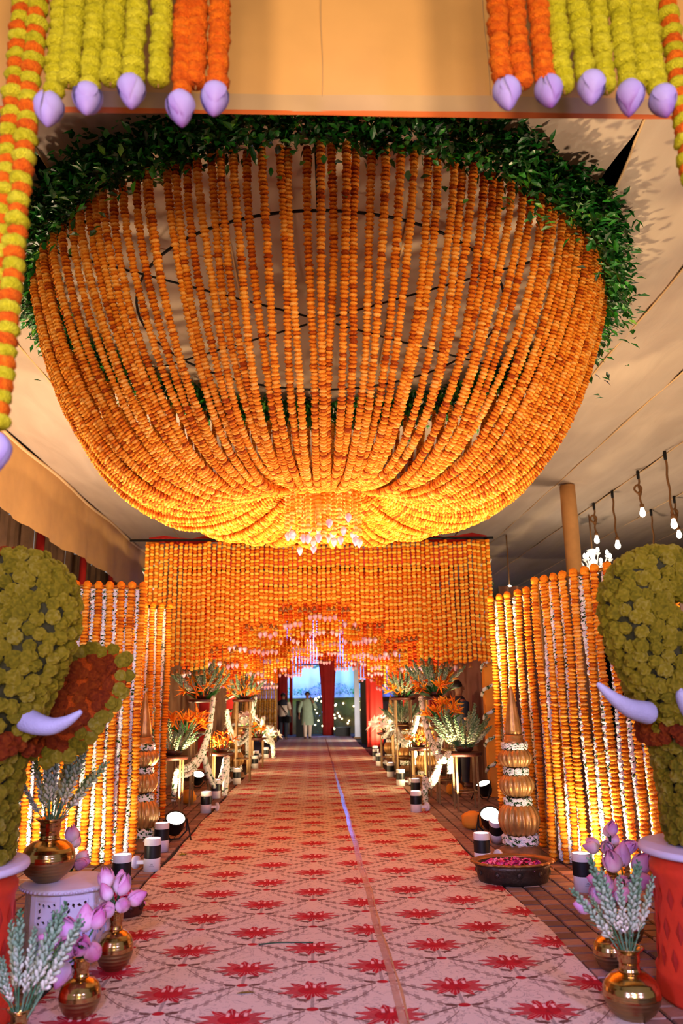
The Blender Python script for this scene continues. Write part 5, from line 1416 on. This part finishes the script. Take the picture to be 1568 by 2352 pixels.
b_ = MB(); b_.lathe([(0.26, 0), (0.26, 0.04), (0.18, 0.06)], 16); b_.build('foot', MT['black'], pole)
# chandelier
cp = at(1362, 1292, 19.5)
ch = thing('crystal_chandelier', 'lit crystal chandelier above the right garland screen', 'chandelier', (cp.x, cp.y, cp.z))
b_ = MB(); b_.tube([(0, 0, 0.3), (0, 0, 6.05-cp.z)], 0.02, 6); b_.build('chain', MT['rope'], ch)
b_ = MB(); b_.lathe([(0.02, -0.25), (0.09, -0.2), (0.05, -0.1), (0.12, 0.0), (0.05, 0.1), (0.09, 0.25), (0.14, 0.32), (0.03, 0.36)], 16); b_.build('crystal_stem', MT['crystal'], ch)
for k in range(8):
    a = 2*PI*k/8; r_ = 0.46 if k % 2 else 0.38; z_ = 0.05 if k % 2 else 0.2
    b_ = MB(); b_.tube(catmull([(0, 0, 0), (0.5*r_*math.cos(a), 0.5*r_*math.sin(a), -0.15), (r_*math.cos(a), r_*math.sin(a), z_-0.06)], 5), 0.015, 6); ar = b_.build('arm', MT['crystal'], ch)
    b_ = MB(); b_.lathe([(0.02, z_-0.08), (0.06, z_-0.04), (0.065, z_-0.02), (0.02, z_-0.02)], 10, (r_*math.cos(a), r_*math.sin(a), 0)); b_.build('drip_cup', MT['crystal'], ar)
    b_ = MB(); b_.ball((r_*math.cos(a), r_*math.sin(a), z_+0.06), 0.05, 10, 6, 0.5, (0.8, 0.8, 1.3)); b_.build('bulb', MT['bulb'], ar)
    b_ = MB()
    for q in range(4): b_.ball((r_*0.8*math.cos(a+0.1*q), r_*0.8*math.sin(a+0.1*q), -0.14-0.05*q), 0.025, 6, 4)
    b_.build('crystal_drop', MT['crystal'], ar)
# small far pendant over the right rear screen
fp = at(1170, 1350, 22.0); t = thing('rope_pendant', 'tiny far pendant above the right rear garland screen', 'pendant lamp', (fp.x, fp.y, 6.06), 0, 'rope pendant bulbs')
b_ = MB(); b_.tube([(0, 0, 0), (0, 0, fp.z-6.0)], 0.018, 6); b_.build('rope', MT['rope'], t)
b_ = MB(); b_.ball((0, 0, fp.z-6.06), 0.07, 10, 6); b_.build('bulb', MT['bulb'], t)

# fairy lights on a bush behind the walking man
fl = thing('fairy_light_bush', 'dark bush strung with yellow fairy lights behind the walking man', 'bush', (0.35, 34.6, 0))
b_ = MB(); rd = random.Random(77)
for i in range(900):
    a = rd.uniform(0, 2*PI); h_ = rd.random(); r_ = 0.75*math.sin(PI*min(1, 0.15+0.85*h_))**0.7*math.sqrt(rd.random())
    b_.leaf((r_*math.cos(a), 0.5*r_*math.sin(a), 0.1+1.65*h_), (rd.uniform(-1, 1), rd.uniform(-1, 1), rd.uniform(-.5, 1)), 0.14, 0.06, 0.3, 0.2, rd.random()*0.5, 1)
o = b_.build('foliage', MT['leaf'], fl, False); o['kind'] = 'stuff'
b_ = MB(); b_.lathe([(0.05, 0.0), (0.03, 0.8)], 8); b_.build('trunk', MT['stonebase'], fl)
FBL = MB(); FBL.ball((0, 0, 0), 0.035, 8, 5); FBL = FBL.mesh('fairy_bulb')
for i in range(34):
    a = i*0.55; h_ = 0.25+1.5*i/34; r_ = 0.62*math.sin(PI*min(1, 0.2+0.8*i/34))+0.1
    inst(FBL, 'fairy_bulb', MT['fairy'], fl, (r_*math.cos(a), -0.30-0.05*math.sin(a*3), h_))
f2 = thing('fairy_light_string', 'loose string of fairy lights on the low wall right of the red drape', 'lights', (1.9, 35.84, 0))
b_ = MB(); pts = []
rd = random.Random(9)
for i in range(16):
    q = (rd.uniform(-0.9, 1.0), -0.10, 0.3+1.15*rd.random()); pts.append(q); inst(FBL, 'fairy_bulb', MT['fairy'], f2, q)
b_.tube(pts, 0.004, 4); b_.build('wire', MT['black'], f2)

# ------------------------------------------------------------------ people
def skin_body(name, J, E, mat, parent):
    """one continuous body surface grown from a joint skeleton"""
    me = bpy.data.meshes.new(name); me.from_pydata([j[0] for j in J], E, [])
    o = bpy.data.objects.new(name, me); COL.objects.link(o)
    md = o.modifiers.new('skin', 'SKIN')
    for i, j in enumerate(J): me.skin_vertices[0].data[i].radius = (j[1], j[2] if len(j) > 2 else j[1])
    me.skin_vertices[0].data[0].use_root = True
    sb = o.modifiers.new('sub', 'SUBSURF'); sb.levels = 1; sb.render_levels = 1
    dg = bpy.context.evaluated_depsgraph_get(); ev_ = o.evaluated_get(dg)
    m2 = bpy.data.meshes.new_from_object(ev_); bpy.data.objects.remove(o)
    m2.materials.clear(); m2.materials.append(mat)
    m2.polygons.foreach_set('use_smooth', [True]*len(m2.polygons))
    q = bpy.data.objects.new(name, m2); COL.objects.link(q); q.parent = parent; return q
def person(label, x, y, rz, phone, top, legm, long_top, back=False, sc=1.0, bag=False):
    t = thing('person', label, 'person', (x, y, 0), rz); t.scale = (sc,)*3
    # faces -Y ; joints: pelvis first
    if phone: rh = [(-0.21, 0.0, 1.40), (-0.31, -0.04, 1.15), (-0.33, -0.10, 0.92), (-0.33, -0.12, 0.82)]; lh = [(0.21, 0, 1.40), (0.31, -0.12, 1.17), (0.19, -0.20, 1.42), (0.12, -0.12, 1.55)]
    else: rh = [(-0.21, 0.0, 1.40), (-0.29, 0.03, 1.14), (-0.27, -0.12, 0.95), (-0.25, -0.18, 0.88)]; lh = [(0.21, 0, 1.40), (0.28, 0.03, 1.14), (0.26, -0.12, 0.95), (0.24, -0.18, 0.88)]
    st = 0.10 if phone else 0.02
    J = [((0, 0, 0.95), 0.13, 0.10), ((0, 0, 1.12), 0.125, 0.095), ((0, 0, 1.32), 0.15, 0.10), ((0, 0, 1.44), 0.10, 0.08), ((0, -0.01, 1.52), 0.052), ((0, -0.02, 1.60), 0.072, 0.08), ((0, -0.02, 1.69), 0.082, 0.092), ((0, -0.01, 1.735), 0.055)]
    E = [(0, 1), (1, 2), (2, 3), (3, 4), (4, 5), (5, 6), (6, 7)]
    for arm in (rh, lh):
        b0 = len(J)
        for p_, r_ in zip(arm, (0.055, 0.042, 0.03, 0.03)): J.append((p_, r_))
        E.append((3, b0)); E += [(b0+k, b0+k+1) for k in range(3)]
        hp = Vector(arm[3]); dr = (Vector(arm[3])-Vector(arm[2])).normalized(); sdv = dr.orthogonal().normalized()
        for k in range(4):
            q = hp+sdv*(0.017*(k-1.5)); J.append((tuple(q+dr*0.04), 0.010)); J.append((tuple(q+dr*(0.085-0.008*abs(k-1.5))), 0.008))
            n_ = len(J); E.append((b0+3, n_-2)); E.append((n_-2, n_-1))
        q = hp+sdv*0.045+dr*0.01; J.append((tuple(q), 0.010)); E.append((b0+3, len(J)-1))
    for sx, sy in ((-1, -st), (1, st)):
        b0 = len(J)
        for p_, r_ in (((sx*0.09, 0, 0.90), 0.09), ((sx*0.10, sy*0.8-0.02, 0.50), 0.062), ((sx*0.10, sy*1.6+0.02, 0.10), 0.04), ((sx*0.10, sy*1.6+0.0, 0.045), 0.042), ((sx*0.11, sy*1.6-0.15, 0.03), 0.03)): J.append((p_, r_))
        E.append((0, b0)); E += [(b0+k, b0+k+1) for k in range(4)]
    skin_body('body', J, E, MT['skin'], t)
    # clothes: shells over the body, cut clean at the hems
    def shell(nm, secs, mat, seg=20):
        b_ = MB(); b_.rings([[Vector((cx+rx*math.cos(2*PI*j/seg), cy+ry*math.sin(2*PI*j/seg)*1.0, z)) for j in range(seg)] for cx, cy, rx, ry, z in secs], False); return b_.build(nm, mat, t)
    if long_top: secs = [(0, 0, 0.26, 0.19, 0.52), (0, 0, 0.235, 0.165, 0.8), (0, 0, 0.20, 0.14, 1.05), (0, 0, 0.215, 0.145, 1.28), (0, 0, 0.225, 0.13, 1.40), (0, 0, 0.15, 0.10, 1.475), (0, -0.005, 0.075, 0.075, 1.51)]
    else: secs = [(0, 0, 0.19, 0.145, 0.88), (0, 0, 0.185, 0.14, 1.05), (0, 0, 0.21, 0.145, 1.28), (0, 0, 0.225, 0.13, 1.40), (0, 0, 0.15, 0.10, 1.475), (0, -0.005, 0.08, 0.08, 1.51)]
    sh = shell('tunic' if long_top else 'shirt', secs, top)
    for arm in (rh, lh):
        n_ = 3 if long_top else 2
        P = [Vector(a) for a in arm[:n_]]
        if long_top: P[-1] = P[-2].lerp(P[-1], 0.72)
        b_ = MB(); b_.tube(catmull(P, 6) if len(P) > 2 else P, [0.085-0.035*k/(6*(len(P)-1)) for k in range(6*(len(P)-1)+1)] if len(P) > 2 else [0.085, 0.065], 12, False); b_.build('sleeve', top, sh)
    for sx, sy in ((-1, -st), (1, st)):
        b_ = MB(); b_.tube([(sx*0.09, 0, 0.93), (sx*0.10, sy*0.8-0.015, 0.50), (sx*0.10, sy*1.6+0.015, 0.09)], [0.115, 0.085, 0.062], 12, False); b_.build('trouser_leg', legm, t)
        b_ = MB(); b_.ball((sx*0.105, sy*1.6-0.06, 0.045), 0.05, 10, 6, 0.5, (0.95, 2.5, 0.85)); b_.build('shoe', MT['shoe'], t)
    # head details
    hd = MB(); hd.ball((0, 0.005, 1.675), 0.104, 16, 10, 0.5, (0.86, 1.02, 1.0))
    hair = MB(); rg = []
    for i in range(8):
        th = PI*0.62*i/7+0.02
        rg.append([Vector((0.102*math.sin(th)*math.cos(2*PI*j/18), 0.012+0.115*math.sin(th)*math.sin(2*PI*j/18)*(0.80 if math.sin(2*PI*j/18) < 0 else 1.0), 1.685+0.105*math.cos(th)*(1.0 if math.sin(2*PI*j/18) > -0.3 or th < 1.3 else 0.2))) for j in range(18)])
    hair.rings(rg, True); hair.build('hair', MT['hair'], t)
    for sx in (-1, 1):
        b_ = MB(); b_.ball((sx*0.092, 0.0, 1.645), 0.026, 8, 5, 0.5, (0.35, 0.7, 1.1)); b_.build('ear', MT['skin'], t)
        b_ = MB(); b_.ball((sx*0.033, -0.103, 1.665), 0.012, 8, 5, 0.5, (1.1, 0.6, 0.6)); b_.build('eye', MT['hair'], t)
    b_ = MB(); b_.tube([(0, -0.10, 1.665), (0, -0.125, 1.63), (0, -0.105, 1.62)], [0.009, 0.015, 0.012], 8); b_.build('nose', MT['skin'], t)
    b_ = MB(); b_.ball((0, -0.095, 1.588), 0.02, 8, 5, 0.5, (1.2, 0.5, 0.35)); b_.build('mouth', MT['shoe'], t)
    if phone:
        b_ = MB(); b_.box((0.115, -0.105, 1.63), (0.012, 0.07, 0.14)); q = b_.build('mobile_phone', MT['black'], t, False)
    if bag:
        b_ = MB(); b_.tube(catmull([(0.16, 0.10, 1.45), (0.0, 0.16, 1.25), (-0.20, 0.14, 1.0), (-0.26, 0.10, 0.86)], 6), 0.018, 6); sp = b_.build('bag_strap', MT['black'], t)
        b_ = MB(); b_.box((-0.27, 0.10, 0.76), (0.12, 0.26, 0.24)); b_.build('shoulder_bag', MT['black'], t, False)
        b_ = MB(); b_.rings([[Vector((rx*math.cos(2*PI*j/20), 1.03*ry*math.sin(2*PI*j/20), z)) for j in range(20)] for rx, ry, z in ((0.228, 0.152, 1.30), (0.236, 0.142, 1.40), (0.16, 0.108, 1.48), (0.09, 0.09, 1.52))], False); b_.build('navy_yoke', MT['navycloth'], t)
    return t
p = onz(706, 1697); person('man in a sage green kurta walking while holding a phone to his ear', p.x, p.y, 0.1, True, MT['kurta'], MT['trouser'], True)
p = onz(655, 1696); person('person seen from behind in a cream shirt with a shoulder bag', p.x-0.05, p.y-1.0, PI-0.3, False, MT['shirt'], MT['jeans'], False, True, 0.98, True)
p = at(1062, 1700, 13.8); person('person in dark clothes standing behind the right flower stands', 2.45, 13.6, PI*0.6, False, MT['navycloth'], MT['jeans'], False, False, 0.98)

# fallen bits on the carpet
for (px, py, ang, lab) in ((655, 2172, 0.05, 'thin green stem lying across the carpet'), ):
    p = onz(px, py); b_ = MB(); b_.tube(catmull([(-0.16, -0.01, 0.004), (-0.05, 0.015, 0.005), (0.07, 0.012, 0.004), (0.17, 0.0, 0.004)], 5), 0.004, 5, True, 0.1)
    tag(b_.build('green_twig', MT['leaf_long'], None, True, (p.x, p.y, 0.0095)), lab, 'stem')
for (px, py, m, lab) in ((420, 1966, 'bloom_yellow', 'crushed yellow blossom on the left carpet edge'), (566, 2287, 'leaf', 'fallen green leaf on a carpet bud')):
    p = onz(px, py); b_ = MB()
    if m == 'leaf': b_.leaf((-0.05, 0, 0.002), (1, 0.1, 0.05), 0.10, 0.025, 0.05, 0.2, 0.2, 4)
    else:
        rd = random.Random(4)
        for k in range(26): b_.leaf((rd.uniform(-.03, .03), rd.uniform(-.03, .03), 0.003), (rd.uniform(-1, 1), rd.uniform(-1, 1), rd.uniform(0.1, 0.7)), 0.03, 0.016, 0.3, 0.2, rd.random(), 2)
    tag(b_.build('fallen_leaf' if m == 'leaf' else 'fallen_blossom', MT[m], None, True, (p.x, p.y, 0.0095)), lab, 'leaf' if m == 'leaf' else 'blossom')
